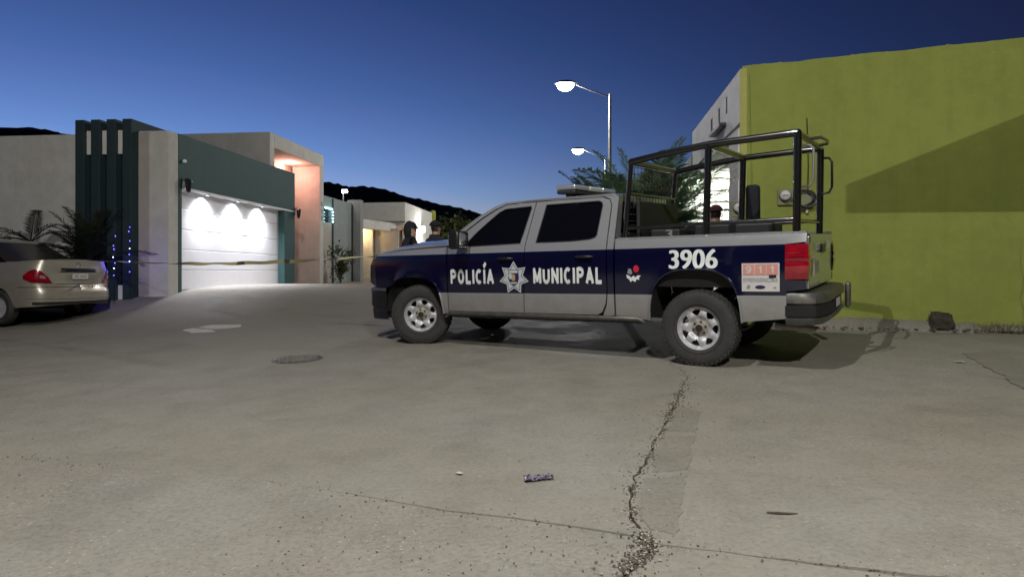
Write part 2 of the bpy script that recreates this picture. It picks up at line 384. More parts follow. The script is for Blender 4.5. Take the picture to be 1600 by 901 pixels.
JI = next(i for i, p in enumerate(path) if abs(p[0]-crk[3][0]) < 1e-6 and abs(p[1]-crk[3][1]) < 1e-6)
wf = lambda p: .001+(.006+.010*max(-.4, noise.noise(Vector((p[0]*7, p[1]*7, 1)))))*ss(7.0, 5.0, p[1])
upL = jag(path[JI:], .016, .025, 1, wf); upR = jag(path[JI:], .016, .025, -1, wf)
wf2 = lambda p: .004+2.2*wf(p)
loL = jag(path[:JI+1], .02, .03, 1, wf2); loR = jag(path[:JI+1], .02, .03, -1, wf2)
jl = [gpix(*p) for p in ((995, 837), (900, 822), (800, 808), (700, 797), (560, 772), (400, 748), (225, 734), (60, 715), (0, 712))]
jl.append((SX0, jl[-1][1]+.42))
jr = [gpix(*p) for p in ((1035, 850), (1130, 861), (1230, 874), (1400, 896), (1600, 915))]; jr.append((SX1, jr[-1][1]-.5))
wj = lambda p: .0003+.0028*ss(-1.4, .5, p[0])
jlU = jag(jl, .0, .08, -1, wj); jlD = jag(jl, .0, .08, 1, wj)
wjr = lambda p: .004+.010*ss(.9, 1.6, p[0])
jrU = jag(jr, .010, .08, 1, wjr); jrD = jag(jr, .010, .08, -1, wjr)
def clampbox(pl): return [(max(SX0, min(SX1, x)), max(SY0, min(SY1, y))) for x, y in pl]
slabs = {
 'left': clampbox(upL+[(SX0, SY1)]+jlU[::-1]),
 'nearleft': clampbox(loL+jlD+[(SX0, SY0)]),
 'right': clampbox(upR+[(SX1, SY1)]+jrU[::-1]),
 'nearright': clampbox(loR+jrD+[(SX1, SY0)]),
}
street = tag(empty('street'), 'worn concrete street of cast slabs', 'street', kind='structure')
def gz(u, v):
    return (u, v, G(u, v)+.010*noise.noise(Vector((u*.8, v*.8, 0)))*ss(0, .5, min(u-SX0, SX1-u, SY1-v)))
for k, mt in (('left', 'slab'), ('nearleft', 'slab_rough'), ('right', 'slab2'), ('nearright', 'slab')):
    def fn(u, v, k=k):
        x, y, z = gz(u, v); return (x, y, z+{'nearleft': -.006*ss(-1.6, .4, u), 'nearright': -.004, 'right': -.002}.get(k, 0)*ss(0, .3, min(u-SX0, SX1-u, SY1-v)))
    panel('concrete_slab', slabs[k], fn, M[mt], street, step=.28, thick=.07, back=(0, 0, -1), smooth=30)
mobj('crack_bed', [(x, y, G(x, y)-.016) for x, y in ((SX0, SY0), (SX1, SY0), (SX1, SY1), (SX0, SY1))], [(0, 1, 2, 3)], M['soil'], street)
rd = [(-13, -6), (13, -6), (13, 60), (-13, 60)]
panel('road_sheet', rd, lambda u, v: (u, v, G(u, v)+.0005), M['road'], street, holes=[[(SX0, SY0), (SX1, SY0), (SX1, SY1), (SX0, SY1)]], step=.75, thick=0, smooth=60)
# mortar strips laid beside the crack
def strip(px, mat, h=.006):
    pl = dens([gpix(*p) for p in px], .07)
    pl = [(x+noise.noise(Vector((x*14, y*14, 5)))*.03, y+noise.noise(Vector((x*14, y*14, 9)))*.03) for x, y in pl]
    panel('repair_patch', pl, lambda u, v: (u, v, gz(u, v)[2]+h-.0045), mat, street, step=.15, thick=.012, back=(0, 0, -1))
strip([(1066, 634), (1094, 642), (1088, 676), (1044, 674), (1054, 645)], M['patch'])
strip([(1040, 680), (1086, 681), (1074, 735), (1018, 736), (1024, 708)], M['patch'])
strip([(1010, 748), (1072, 742), (1058, 835), (1012, 828), (996, 790)], M['patch'])
# pale patches and an oil-dark patch on the left
def flat(name, px, mat, h, lab=None):
    pl = dens([gpix(*p) for p in px], .12)
    pl = [(x+noise.noise(Vector((x*6, y*6, 2)))*.06, y+noise.noise(Vector((x*6, y*6, 7)))*.06) for x, y in pl]
    return panel(name, pl, lambda u, v: (u, v, G(u, v)+h), mat, street, step=.3, thick=.01, back=(0, 0, -1))
flat('repair_patch', [(310, 512), (330, 508), (378, 507), (374, 511), (340, 514)], M['whitepatch'], .006)
flat('repair_patch', [(284, 516), (300, 513), (330, 515), (336, 518), (300, 520)], M['whitepatch'], .006)
flat('repair_patch', [(1505, 552), (1560, 548), (1660, 600), (1700, 680), (1600, 608)], M['patch'], .006)
# manhole cover
mx, my = gpix(465, 561); mh = empty('manhole_cover', (mx, my, G(mx, my)), 0, 'round ribbed iron manhole cover set in the street left of the truck', 'manhole cover')
gn = Vector((-.0227, -.0449, 1)).normalized(); mh.rotation_mode = 'QUATERNION'; mh.rotation_quaternion = gn.to_track_quat('Z', 'Y')
b = MB(); b.lathe([(.30, -.01), (.30, .008), (.275, .010), (.27, .004), (.001, .004)], 40); b.build('frame', M['bumper'], mh, 30)
for i in range(-4, 5):
    for j in range(-4, 5):
        x, y = i*.058, j*.058
        if math.hypot(x, y) < .245: MB().box(x-.022, x+.022, y-.019, y+.019, .003, .014).build('tread_block', M['iron'], mh)
# gravel: countless grains along cracks and over the rough slab
ico = bmesh.new(); bmesh.ops.create_icosphere(ico, subdivisions=1, radius=1); iv = [v.co.copy() for v in ico.verts]; ifc = [tuple(v.index for v in f.verts) for f in ico.faces]; ico.free()
gv, gf, gm = [], [], []
def pebble(x, y, r, m):
    n = len(gv); z = G(x, y); q = Matrix.Rotation(random.random()*6.3, 3, 'Z'); sx, sy, sz = [random.uniform(.7, 1.3) for _ in range(3)]
    for v in iv:
        d = Vector((v.x*sx, v.y*sy, v.z*sz*.6))*r*random.uniform(.85, 1.15); d = q @ d; gv.append((x+d.x, y+d.y, z+d.z+r*.25))
    for f in ifc: gf.append(tuple(i+n for i in f)); gm.append(m)
cp = densl(path, .02)
clumps = [random.choice([c for c in cp if 2.6 < c[1] < 6.2]) for _ in range(16)]
for _ in range(3000):
    p = random.choice(cp) if random.random() < .55 else random.choice(clumps)
    if p[1] < 2.2 or (p[1] > 6 and random.random() < .7): continue
    s = .022 if random.random() < .72 else (.06 if random.random() < .8 else .25)
    pebble(p[0]+random.gauss(0, s), p[1]+random.gauss(0, s), random.uniform(.002, .0075), random.choice((0, 0, 0, 1, 1, 2)))
for _ in range(1100):
    py = 620+281*random.random()**.6; px = random.uniform(0, 1600); X, Y = gpix(px, py)
    dn = noise.noise(Vector((X*1.1, Y*1.1, 4)))
    if dn < .05 and random.random() < .85: continue
    if px > 1000 and random.random() < .5: continue
    pebble(X, Y, random.uniform(.0015, .0055), random.choice((0, 1, 1, 2, 2)))
for _ in range(500):
    X, Y = random.choice(densl(jr, .02)+densl(jl, .02)); pebble(X+random.gauss(0, .05), Y+random.gauss(0, .03), random.uniform(.002, .006), random.choice((0, 1)))
M['g0'] = plain('dark_grit', (.07, .062, .048), .9); M['g1'] = plain('brown_grit', (.13, .11, .08), .9); M['g2'] = plain('pale_grit', (.36, .345, .31), .85)
tag(mobj('gravel', gv, gf, [M['g0'], M['g1'], M['g2']], None, mi=gm), 'loose grit and small stones scattered along the cracks of the street', 'gravel', kind='stuff')

# ------------------------------------------------------------------ police pickup truck (x forward, y left = towards camera, z up)
FW = Vector((-.8435, .5372)); NW = Vector((.5372, .8435)); HW = .975
ro = Vector((1.95, 7.06))+NW*HW
truck = empty('police_pickup_truck', (0, 0, 0), 0, 'silver and navy police pickup truck, crew cab, black roll cage over the bed', 'pickup truck')
fx3 = Vector((FW.x, FW.y, 0)); fx3 = (fx3-gn*fx3.dot(gn)).normalized(); yl = gn.cross(fx3)
tm = Matrix((fx3, yl, gn)).transposed().to_4x4(); tm.translation = (ro.x, ro.y, G(ro.x, ro.y))
truck.rotation_mode = 'QUATERNION'; truck.location = tm.translation; truck.rotation_quaternion = tm.to_quaternion()
WB = 3.85
rk = lambda x, z: z-.013*(x-2)
YT = [(.38, .915), (.46, .94), (.56, .958), (.74, .966), (.95, .975), (1.14, .971), (1.235, .962), (1.30, .945), (1.345, .930), (1.86, .765)]
def ys(x, z):
    y = interp(YT, z)
    if x > 3.9: y -= .085*((x-3.9)/.83)**2
    if x < -.75: y -= .035*((-.75-x)/.32)**2
    for cx in (0.02, WB):
        d = math.hypot((x-cx)/.50, (z-.40)/.58)
        if z < 1.15: y += .016*math.exp(-((d-1.03)/.09)**2)
    return y
def side_fn(s):
    return lambda x, z: (x, s*ys(x, z), rk(x, z))
def arch(cx, a, b, n=22, ex=2.9, z0=.40, zb=.45):
    out = []
    for i in range(n+1):
        th = math.pi*i/n; c, q = math.cos(th), math.sin(th)
        out.append((cx+a*math.copysign(abs(c)**(2/ex), c), z0+b*abs(q)**(2/ex)))
    return [(x, max(z, zb)) for x, z in out]      # from +x side over the top to -x side
hoodz = [(3.2, 1.395), (3.6, 1.385), (4.1, 1.36), (4.4, 1.32), (4.58, 1.275), (4.71, 1.215)]
arF = arch(WB+.03, .50, .545); arR = arch(.04, .49, .60)
fender = [(3.305, .46)]+[(3.305, 1.30), (3.305, 1.335)]+[(x, interp(hoodz, x)-.025) for x in (3.6, 3.9, 4.1, 4.3, 4.45)]+[(4.50, 1.22), (4.50, .80)]+[(x, z) for x, z in arF if z > .46 or x < WB]
fender = [(3.305, .46), (3.305, 1.335)]+[(x, interp(hoodz, x)-.025) for x in (3.6, 3.9, 4.1, 4.3, 4.45, 4.58)]+[(4.64, 1.185), (4.62, .78)]+[p for p in arF if not (p[0] > WB and p[1] < .78)]
fdoor = [(2.142, .49), (3.288, .49), (3.288, 1.33), (3.19, 1.39), (3.0, 1.535), (2.80, 1.67), (2.60, 1.775), (2.46, 1.825), (2.038, 1.835), (2.112, 1.34)]
fwin = [(2.185, 1.335), (3.0, 1.318), (3.02, 1.345), (2.86, 1.50), (2.70, 1.63), (2.56, 1.735), (2.47, 1.772), (2.10, 1.785), (2.09, 1.76)]
rdoor = [(2.130, .49), (2.100, 1.34), (2.026, 1.835), (1.14, 1.83), (1.06, 1.80), (1.03, 1.74), (1.035, 1.35), (1.03, .78), (1.05, .62), (1.10, .52), (1.16, .49)]
rwin = [(1.965, 1.335), (1.885, 1.79), (1.19, 1.792), (1.15, 1.775), (1.135, 1.74), (1.165, 1.40), (1.185, 1.372), (1.25, 1.352), (1.5, 1.338)]
cabs = [(1.018, .75), (1.022, 1.35), (1.016, 1.74), (1.05, 1.81), (1.13, 1.842), (2.03, 1.847), (2.46, 1.838), (2.62, 1.785), (2.82, 1.68), (3.02, 1.545), (3.20, 1.405), (3.30, 1.345),
        (3.34, 1.39), (3.08, 1.57), (2.88, 1.70), (2.64, 1.82), (2.48, 1.862), (2.0, 1.872), (1.0, 1.868), (.945, 1.83), (.945, .49), (1.09, .475), (1.035, .60)]
bed = [(.925, .455), (.925, 1.335), (-1.055, 1.335), (-1.06, 1.25), (-1.06, .80), (-.875, .78), (-.875, .50), (-.50, .455)]
bedp = [(.925, .455), (.925, 1.335), (-1.055, 1.335), (-1.055, 1.25), (-.875, 1.235), (-.875, .885), (-1.055, .875), (-1.055, .79), (-.875, .77), (-.875, .50), (-.445, .455)]+[p for p in arR[::-1]]
for s in (1, -1):
    fl = s > 0; bk = (0, -s, 0)
    def pn(name, ol, mat=M['livery'], **kw): return panel(name, ol, side_fn(s), mat, truck, back=bk, flip=fl, **kw)
    pn('fender', fender, step=.07, thick=.03)
    fd = pn('front_door', fdoor, holes=[fwin], step=.08, thick=.03); rd_ = pn('rear_door', rdoor, holes=[rwin], step=.08, thick=.03)
    pn('cab_side', cabs, step=.06, thick=.03, mat=M['livery'])
    bs = pn('bed_side', bedp, step=.07, thick=.04)
    ins = lambda x, z: (x, s*(ys(x, z)-.018), rk(x, z))
    grow = lambda pl, k: [(lerp(sum(p[0] for p in pl)/len(pl), p[0], k), lerp(sum(p[1] for p in pl)/len(pl), p[1], k)) for p in pl]
    panel('window', grow(fwin, 1.03), ins, M['tint'], fd, step=.3, thick=.005, back=bk, flip=fl)
    panel('window', grow(rwin, 1.03), ins, M['tint'], rd_, step=.3, thick=.005, back=bk, flip=fl)
    # window seals: thin black rim
    for wn, dd in ((fwin, fd), (rwin, rd_)):
        b = MB(); pth = [(x, s*(ys(x, z)-.004), rk(x, z)) for x, z in dens(wn, .08)]; b.tube(pth, .008, 6, closed=True); b.build('window_seal', M['blackplastic'], dd, 40)
    # handles
    for x, dd in ((2.27, fd), (1.19, rd_)):
        z = 1.155; y = ys(x, z); b = MB()
        b.tube([(x-.0, s*(y+.004), rk(x, z)), (x+.03, s*(y+.034), rk(x, z)), (x+.19, s*(y+.034), rk(x, z)), (x+.22, s*(y+.004), rk(x, z))], [.012, .017, .017, .012], 8)
        b.build('handle', M['black'], dd, 50)
    # rocker and step
    b = MB(); b.grid(lambda x, k: (x, s*(.945-.05*abs(math.sin(k*3.1))-.02*k), rk(x, .49-.085*k)), lin(.60, 3.40, 8), lin(0, 1, 4))
    b.build('rocker_panel', M['livery'], truck, 60)
    b = MB(); b.tube([(3.36, s*.90, .40), (3.28, s*.955, .445), (1.0, s*.955, .47), (.66, s*.955, .475), (.60, s*.90, .43)], [.02, .026, .026, .026, .02], 8); b.build('step_bar', M['bumper'], truck, 50)
    # arch liners
    for cx, ar in ((WB, arF), (.04, arR)):
        b = MB(); b.grid(lambda i, y: (ar[int(i)][0]+(ar[int(i)][0]-cx)*.02, s*y, rk(ar[int(i)][0], ar[int(i)][1]+.012)), list(range(len(ar))), [.55, .75, .945]); b.build('wheel_arch_liner', M['under'], truck, 60)
        b = MB(); b.tube([(x, s*(ys(x, z)+.004), rk(x, z)) for x, z in ar if not (cx > 2 and x > cx and z < .78)], .013, 6); b.build('arch_lip', M['livery'], truck, 60)
    # mirror
    mr = MB(); zc = 1.395
    b = MB(); b.box(2.90, 3.07, s*1.02 if s > 0 else s*1.24, s*1.24 if s > 0 else s*1.02, zc-.115, zc+.115); mo = b.build('mirror', M['black'], truck, 30, .035)
    MB().box(2.893, 2.899, min(s*1.035, s*1.225), max(s*1.035, s*1.225), zc-.095, zc+.095).build('mirror_glass', M['tint'], mo)
    MB().tube([(3.02, s*.92, zc-.07), (3.0, s*1.06, zc-.06)], [.035, .028], 8).build('mirror_arm', M['black'], mo, 50)
    # headlight
    hl = [(4.645, 1.185), (4.69, 1.18), (4.745, 1.10), (4.755, .86), (4.625, .80)]
    panel('headlight', hl, lambda x, z: (x, s*(ys(x, z)+.004), rk(x, z)), M['hlens'], truck, step=.07, thick=.05, back=bk, flip=fl)
    b = MB(); b.grid(lambda y, z: (4.765-.05*((abs(y)-.55)/.3)**2*(abs(y) > .55), s*y, rk(4.6, z)), lin(.52, .885, 5), lin(.84, 1.19, 4)); b.build('headlight', M['hlens'], truck, 60)
    MB().box(4.50, 4.70, min(s*.50, s*.83), max(s*.50, s*.83), .80, 1.17).build('lamp_housing', M['under'], truck)
    # tail light wraps the rear corner
    tl = MB(); zs = lin(.888, 1.232, 8)
    def tlf(u, z):
        z2 = z; bul = .014*math.sin((z-.888)/.344*math.pi); groove = -.012*math.exp(-((z-1.06)/.012)**2)-.007*math.exp(-((z-1.13)/.008)**2)
        if u < 1: x = lerp(-.868, -1.055, u); y = ys(x, z)+bul+groove
        else: x = -1.068-bul-groove-.006*math.sin((u-1)*3); y = lerp(ys(-1.055, z)+bul, .80, u-1)
        return (x, s*y, rk(x, z2))
    tl.grid(tlf, lin(0, 1, 6)+[1.08, 1.2, 1.5, 2], lin(.888, 1.232, 24)); to = tl.build('tail_light', M['red'], truck, 70)
    MB().box(-1.05, -.89, min(s*.80, s*.925), max(s*.80, s*.925), .93, 1.26).build('lamp_housing', M['red2'], to)
    MB().grid(lambda u, z: tuple(a+b for a, b in zip(tlf(u, z), (0, s*.004, 0))), lin(.22, .92, 4), lin(1.075, 1.115, 3)).build('reversing_lens', M['red2'], to, 60)
# roof, glass, hood, bulkheads
b = MB(); b.grid(lambda x, y: (x, y, rk(x, 1.905-.045*(abs(y)/.77)**2.6-.03*ss(2.1, 2.52, x)-.02*ss(1.15, .94, x))), lin(.94, 2.52, 12), lin(-.775, .775, 16)); b.build('roof', M['silver'], truck, 60)
b = MB(); wsf = lambda u, v: (lerp(3.36, 2.50, u)+.07*(1-(v)**2), v*lerp(.88, .745, u), rk(3, lerp(1.385, 1.872, u))); b.grid(wsf, lin(0, 1, 5), lin(-1, 1, 10)); b.build('windshield', M['tint'], truck, 60)
b = MB(); b.box(.93, .95, -.90, .90, .50, 1.36); b.build('cab_back_panel', M['livery'], truck)
b = MB(); b.grid(lambda y, z: (.938, y*lerp(.90, .76, (z-1.36)/.5), rk(.94, z)), lin(-1, 1, 6), [1.36, 1.42]); b.grid(lambda y, z: (.938, y*lerp(.90, .76, (z-1.36)/.5), rk(.94, z)), lin(-1, 1, 6), [1.78, 1.86])
for q in (-1, 1): b.grid(lambda y, z: (.938, q*y*lerp(.90, .76, (z-1.36)/.5), rk(.94, z)), [.86, 1.0], [1.42, 1.78])
b.build('cab_back_frame', M['silver'], truck)
b = MB(); b.grid(lambda y, z: (.944, y*lerp(.90, .76, (z-1.36)/.5)*.87, rk(.94, z)), lin(-1, 1, 4), [1.41, 1.79]); b.build('rear_window', M['tint'], truck)
b = MB()
def hoodf(x, v):
    z = interp(hoodz, x); c = abs(v); z += .045*(1-c**2)+.018*math.exp(-((c-.55)/.12)**2); yy = ys(x, 1.235)-.005
    return (x, v*yy, rk(x, z-.05*c**8))
b.grid(hoodf, lin(3.22, 4.71, 18), lin(-1, 1, 24)); b.build('hood', M['silver'], truck, 50)
MB().box(3.2, 3.36, -.88, .88, 1.30, 1.372).build('cowl', M['blackplastic'], truck)
b = MB(); b.tube([(3.37, .55, 1.385), (3.05, .15, 1.56)], .009, 5); b.tube([(3.40, -.1, 1.385), (3.06, -.45, 1.55)], .009, 5); b.build('wiper_arm', M['black'], truck)
# front: grille, bumper
gr = MB(); gr.box(4.68, 4.73, -.50, .50, .80, 1.20); go = gr.build('grille', M['grille'], truck)
for z in (.86, .93, 1.0, 1.07, 1.14): MB().box(4.725, 4.75, -.50, .50, z-.014, z+.014).build('grille_bar', M['chrome'], go, None, .005)
MB().box(4.73, 4.775, -.52, .52, .985, 1.035).build('grille_bar', M['chrome'], go, None, .008)
def prismz(pts, z0, z1, fnz=None):
    n = len(pts); b = MB(); b._add([(x, y, z0) for x, y in pts]+[(x, y, z1) for x, y in pts], [tuple(range(n))[::-1], tuple(range(n, 2*n))]+[(i, (i+1) % n, n+(i+1) % n, n+i) for i in range(n)]); return b
def bar(name, plan, zs, mat, inset, thick=.10):
    b = MB(); prof = list(zip(zs, inset)); n = len(plan)
    vs = []
    for z, ins_ in prof:
        for i, (x, y) in enumerate(plan):
            a = Vector(plan[max(0, i-1)]); c = Vector(plan[min(n-1, i+1)]); t_ = (c-a).normalized(); nn = Vector((-t_.y, t_.x)); vs.append((x+nn.x*ins_, y+nn.y*ins_, z))
    b._add(vs, [(j*n+i, j*n+i+1, (j+1)*n+i+1, (j+1)*n+i) for j in range(len(prof)-1) for i in range(n-1)])
    return b.build(name, mat, truck, 45)
fb = [(4.40, .945), (4.56, .94), (4.70, .915), (4.79, .84), (4.83, .6), (4.845, 0), (4.83, -.6), (4.79, -.84), (4.70, -.915), (4.56, -.94), (4.40, -.945)]
fb_o = bar('front_bumper', fb, [.30, .31, .45, .47, .50, .70, .73, .76, .77], M['black'], [-.12, -.03, -.01, -.02, 0, 0, -.01, -.03, -.12])
bar('front_bumper_trim', fb, [.705, .712, .745, .75], M['bumper'], [.002, .012, .008, -.02])
MB().box(4.2, 4.6, -.80, .80, .32, .78).build('front_crossmember', M['under'], truck)
# tailgate and rear bumper
tg = MB(); tg.grid(lambda y, z: (-1.062-.012*math.exp(-((z-1.27)/.05)**2)+.006*math.exp(-((z-1.0)/.12)**2)*(abs(y) < .55), y, rk(-1.06, z)), lin(-.795, .795, 24), lin(.80, 1.325, 24)); tgo = tg.build('tailgate', M['silver'], truck, 40)
MB().box(-1.06, -1.0, -.795, .795, .82, 1.345).build('tailgate_core', M['silver'], tgo, None, .012)
MB().box(-1.088, -1.070, -.13, .13, 1.165, 1.255).build('handle', M['black'], tgo, None, .01)
yz = lambda y, z, d=0: (-1.078-d, y, rk(-1.06, z))
text('lettering', 'POLICÍA', (.52, .22, 1.16, 1.255), yz, M['letter'], tgo)
text('lettering', '3906', (-.22, -.52, 1.16, 1.255), yz, M['letter'], tgo)
def quad(name, pts, mat, par): return mobj(name, pts, [tuple(range(len(pts)))], mat, par)
quad('decal', [yz(.70, .90), yz(.55, .90), yz(.55, 1.10), yz(.70, 1.10)], M['decal'], tgo)
quad('decal', [yz(.48, .93), yz(.28, .93), yz(.28, 1.05), yz(.48, 1.05)], M['grey_d'], tgo)
text('lettering', '911', (.69, .56, 1.02, 1.09), lambda y, z: yz(y, z, .002), M['salm_d'], tgo)
rb = [(-.865, -.95), (-.98, -.955), (-1.13, -.90), (-1.20, -.70), (-1.215, -.35), (-1.215, .35), (-1.20, .70), (-1.13, .90), (-.98, .955), (-.865, .95)]
rb = rb[::-1]; rb = [(x, y) for x, y in rb]
rbo = bar('rear_bumper', rb[::-1], [.47, .475, .52, .545, .55, .68, .69, .76, .79, .795], M['bumper'], [-.20, -.03, 0, .004, -.02, -.024, .004, .006, -.01, -.22])
bar('bumper_pad', rb[::-1][5:], [.56, .565, .665, .67], M['under'], [-.015, .008, .008, -.015])
MB().box(-1.26, -1.20, -.93, -.78, .50, .80).build('bumper_guard', M['bumper'], rbo, None, .03)
b = MB(); b.box(-1.224, -1.19, -.20, .20, .58, .70); b.build('plate_recess', M['under'], rbo)
quad('number_plate', [(-1.2255, .16, .595), (-1.2255, -.16, .595), (-1.2255, -.16, .685), (-1.2255, .16, .685)], M['decal'], rbo)
MB().tube([(-.7, .55, .42), (-1.0, .60, .41), (-1.12, .62, .40)], .035, 10).build('exhaust_pipe', M['rust'], truck, 50)
# bed inside, frame, axles
b = MB(); b.box(-1.02, .92, -.84, .84, .83, .86); b.build('bed_floor', M['blackplastic'], truck)
for s in (1, -1):
    MB().box(-1.03, .92, min(s*.84, s*.87), max(s*.84, s*.87), .83, 1.33).build('bed_liner', M['blackplastic'], truck)
    b = MB(); b.grid(lambda x, k: (x, s*lerp(ys(x, 1.335)-.002, .82, k), rk(x, 1.337+.022*math.sin(k*math.pi))), lin(-1.05, .925, 12), lin(0, 1, 6)); b.build('bed_rail_cap', M['silver'], truck, 60)
    MB().box(-1.1, 4.3, min(s*.38, s*.48), max(s*.38, s*.48), .44, .60).build('chassis_rail', M['under'], truck)
MB().box(.905, .922, -.86, .86, .5, 1.33).build('bed_bulkhead', M['livery'], truck)
MB().box(.95, 3.28, -.88, .88, .52, .60).build('cab_floor', M['under'], truck)
MB().box(3.36, 4.55, -.78, .78, .62, 1.1).build('engine_block', M['under'], truck)
MB().box(3.18, 3.34, -.86, .86, .8, 1.34).build('dashboard', M['under'], truck)
for x in (2.35, 1.35):
    for y in (-.42, .42):
        b = MB(); b.box(x-.15, x+.4, y-.27, y+.27, .75, .98); b.box(x-.28, x-.12, y-.26, y+.26, .95, 1.5); b.box(x-.26, x-.16, y-.13, y+.13, 1.5, 1.70); b.build('seat', M['cloth'], truck, None, .04)
for x in (0, WB): MB().tube([(x, -.80, .40), (x, -.15, .40), (x, 0, .40), (x, .15, .40), (x, .80, .40)], [.05, .06, .13, .06, .05], 12).build('axle', M['under'], truck, 50)
# wheels
TR = .400
tyre_p = [(.228, .105), (.25, .118), (.30, .126), (.345, .128), (.372, .118), (.390, .105), (.398, .09), (.400, .05), (.400, -.05), (.398, -.09), (.390, -.105), (.372, -.118), (.30, -.126), (.25, -.118), (.228, -.105)]
tb = MB(); tb.lathe(tyre_p, 56)
for k in range(44):
    for j, yy in enumerate((-.078, -.026, .026, .078)):
        th = 2*math.pi*(k+.5*(j % 2))/44
        m = Matrix.Rotation(th, 4, 'Z') @ Matrix.Translation((.401, 0, yy)); tb.box(-.006, .005, -.021, .021, -.021, .021, m)
    m = Matrix.Rotation(2*math.pi*k/44, 4, 'Z') @ Matrix.Translation((.385, 0, .108)); tb.box(-.02, .010, -.018, .018, -.008, .006, m)
for rr in (.262, .318): tb.lathe([(rr-.006, .1235), (rr, .1275), (rr+.006, .1245)], 56)
tyre_me = tb.build('tyre', M['rubber'], None, 35)
# rim disc with seven windows
def dish(r): return interp([(0, .045), (.06, .045), (.078, .03), (.10, .045), (.135, .072), (.175, .070), (.20, .060), (.215, .085), (.226, .098), (.238, .108)], r)
outer = [(.236*math.cos(2*math.pi*k/56), .236*math.sin(2*math.pi*k/56)) for k in range(56)]
holes = []
for k in range(7):
    th = 2*math.pi*k/7+.32
    pts = []
    for r, da in ((.128, 0), (.150, .17), (.178, .255), (.192, .22), (.196, 0), (.192, -.22), (.178, -.255), (.150, -.17)): pts.append((r*math.cos(th+da), r*math.sin(th+da)))
    holes.append(pts)
def rimz(u, v):
    r = math.hypot(u, v); th = math.atan2(v, u); z = dish(r)
    if .09 < r < .205:
        ph = ((th-.32)*7/(2*math.pi)+.5) % 1-.5; z += .010*math.cos(2*math.pi*ph+math.pi)*math.sin((r-.09)/.115*math.pi)
    return (u, v, z)
rimo = panel('rim', outer, rimz, M['steelrim'], None, holes=holes, step=.016, thick=.012, back=(0, 0, -1), smooth=50)
bb = MB(); bb.lathe([(.236, .108), (.240, .100), (.228, .09), (.215, .02), (.21, -.10), (.236, -.11)], 56); barrel = bb.build('rim_barrel', M['steelrim'], None, 50)
bb = MB(); bb.lathe([(.085, .031), (.083, .05), (.066, .056), (.052, .056), (.050, .066), (.038, .078), (.0, .078)], 28)
hubo = bb.build('hub', M['rust'], None, 40)
bb = MB()
for k in range(6):
    m = Matrix.Translation((.068*math.cos(k*math.pi/3+.2), .068*math.sin(k*math.pi/3+.2), .048)); bb.lathe([(.011, 0), (.011, .022), (.007, .026), (.0005, .026)], 6, m)
nuto = bb.build('lug_nuts', M['steel_dk'], None, 30)
bb = MB(); bb.lathe([(.038, .079), (.036, .084), (.0005, .086)], 24); capo = bb.build('hub_cap', M['steel_dk'], None, 40)
bb = MB(); bb.lathe([(.15, -.02), (.15, .01), (.05, .01)], 28); disco = bb.build('brake_disc', M['under'], None, 40)
first = True
for x in (0, WB):
    for s in (1, -1):
        wh = empty('wheel', (x, s*.835, TR)); wh.parent = truck
        wh.rotation_euler = (R(-90) if s > 0 else R(90), random.uniform(0, 1) if not (x == 0 and s > 0) else .1, 0)
        if x > 1: wh.rotation_mode = 'QUATERNION'; wh.rotation_quaternion = (Matrix.Rotation(R(26), 3, 'Z') @ Matrix.Rotation(R(-90)*s, 3, 'X') @ Matrix.Rotation(.5*s, 3, 'Z')).to_quaternion()
        for src in (tyre_me, rimo, barrel, hubo, nuto, capo, disco):
            o = src if first else src.copy()
            if not first: col.objects.link(o)
            o.parent = wh
        first = False
# roll cage
def pathtube(name, pth, r, mat=M['tube'], n=12, par=truck): b = MB(); b.tube(pth, r, n); return b.build(name, mat, par, 50)
yn, yf = .855, -.62
CT = {.76: (.85, 2.21, .76), -.10: (-.065, 2.315, -.10), -.97: (-.955, 2.35, -.97)}
zt = {.76: 2.21, -.10: 2.315, -.97: 2.35}
for y in (yn, yf):
    nb = 1.345
    pathtube('cage_post', [(.845, y, nb), (.76, y, 2.20)], .027)
    pathtube('cage_post', [(-.065, y, nb), (-.10, y, 2.31)], .038)
    pathtube('cage_post', [(-.955, y, nb), (-.97, y, 2.345)], .039)
    pathtube('cage_rail', [(.76, y, 2.21), (.40, y, 2.262), (-.10, y, 2.318), (-.97, y, 2.35)], .037)
    pathtube('cage_rail', [(.83, y, 1.475), (-.06, y, 1.50), (-.95, y, 1.515)], .020)
    for x in (.845, -.065, -.955): MB().box(x-.07, x+.07, y-.05, y+.04, 1.345, 1.358).build('mounting_plate', M['tube'], truck)
for x, z in ((.76, 2.21), (-.10, 2.318), (-.97, 2.35)): pathtube('cage_crossbar', [(x, yn, z), (x, yf, z+.005)], .036)
pathtube('cage_crossbar', [(-.955, yn, 1.50), (-.955, yf, 1.50)], .020); pathtube('cage_crossbar', [(.82, yn, 1.50), (.82, yf, 1.50)], .02)
pathtube('cage_crossbar', [(.78, yn, 1.86), (.78, yf, 1.86)], .018)
hnd = [(-.985, yf, 2.24), (-1.06, yf, 2.235), (-1.09, yf, 2.19), (-1.09, yf, 1.90), (-1.06, yf, 1.84), (-.98, yf, 1.83)]
pathtube('grab_handle', hnd, .014); pathtube('grab_handle', [(x, yn-.14 if True else y, z) for x, y, z in hnd], .012, M['galv'])
pathtube('grab_handle', [(-.99, .30, 2.35), (-1.10, .28, 2.36), (-1.12, .0, 2.36), (-1.10, -.28, 2.36), (-.99, -.30, 2.35)], .016)
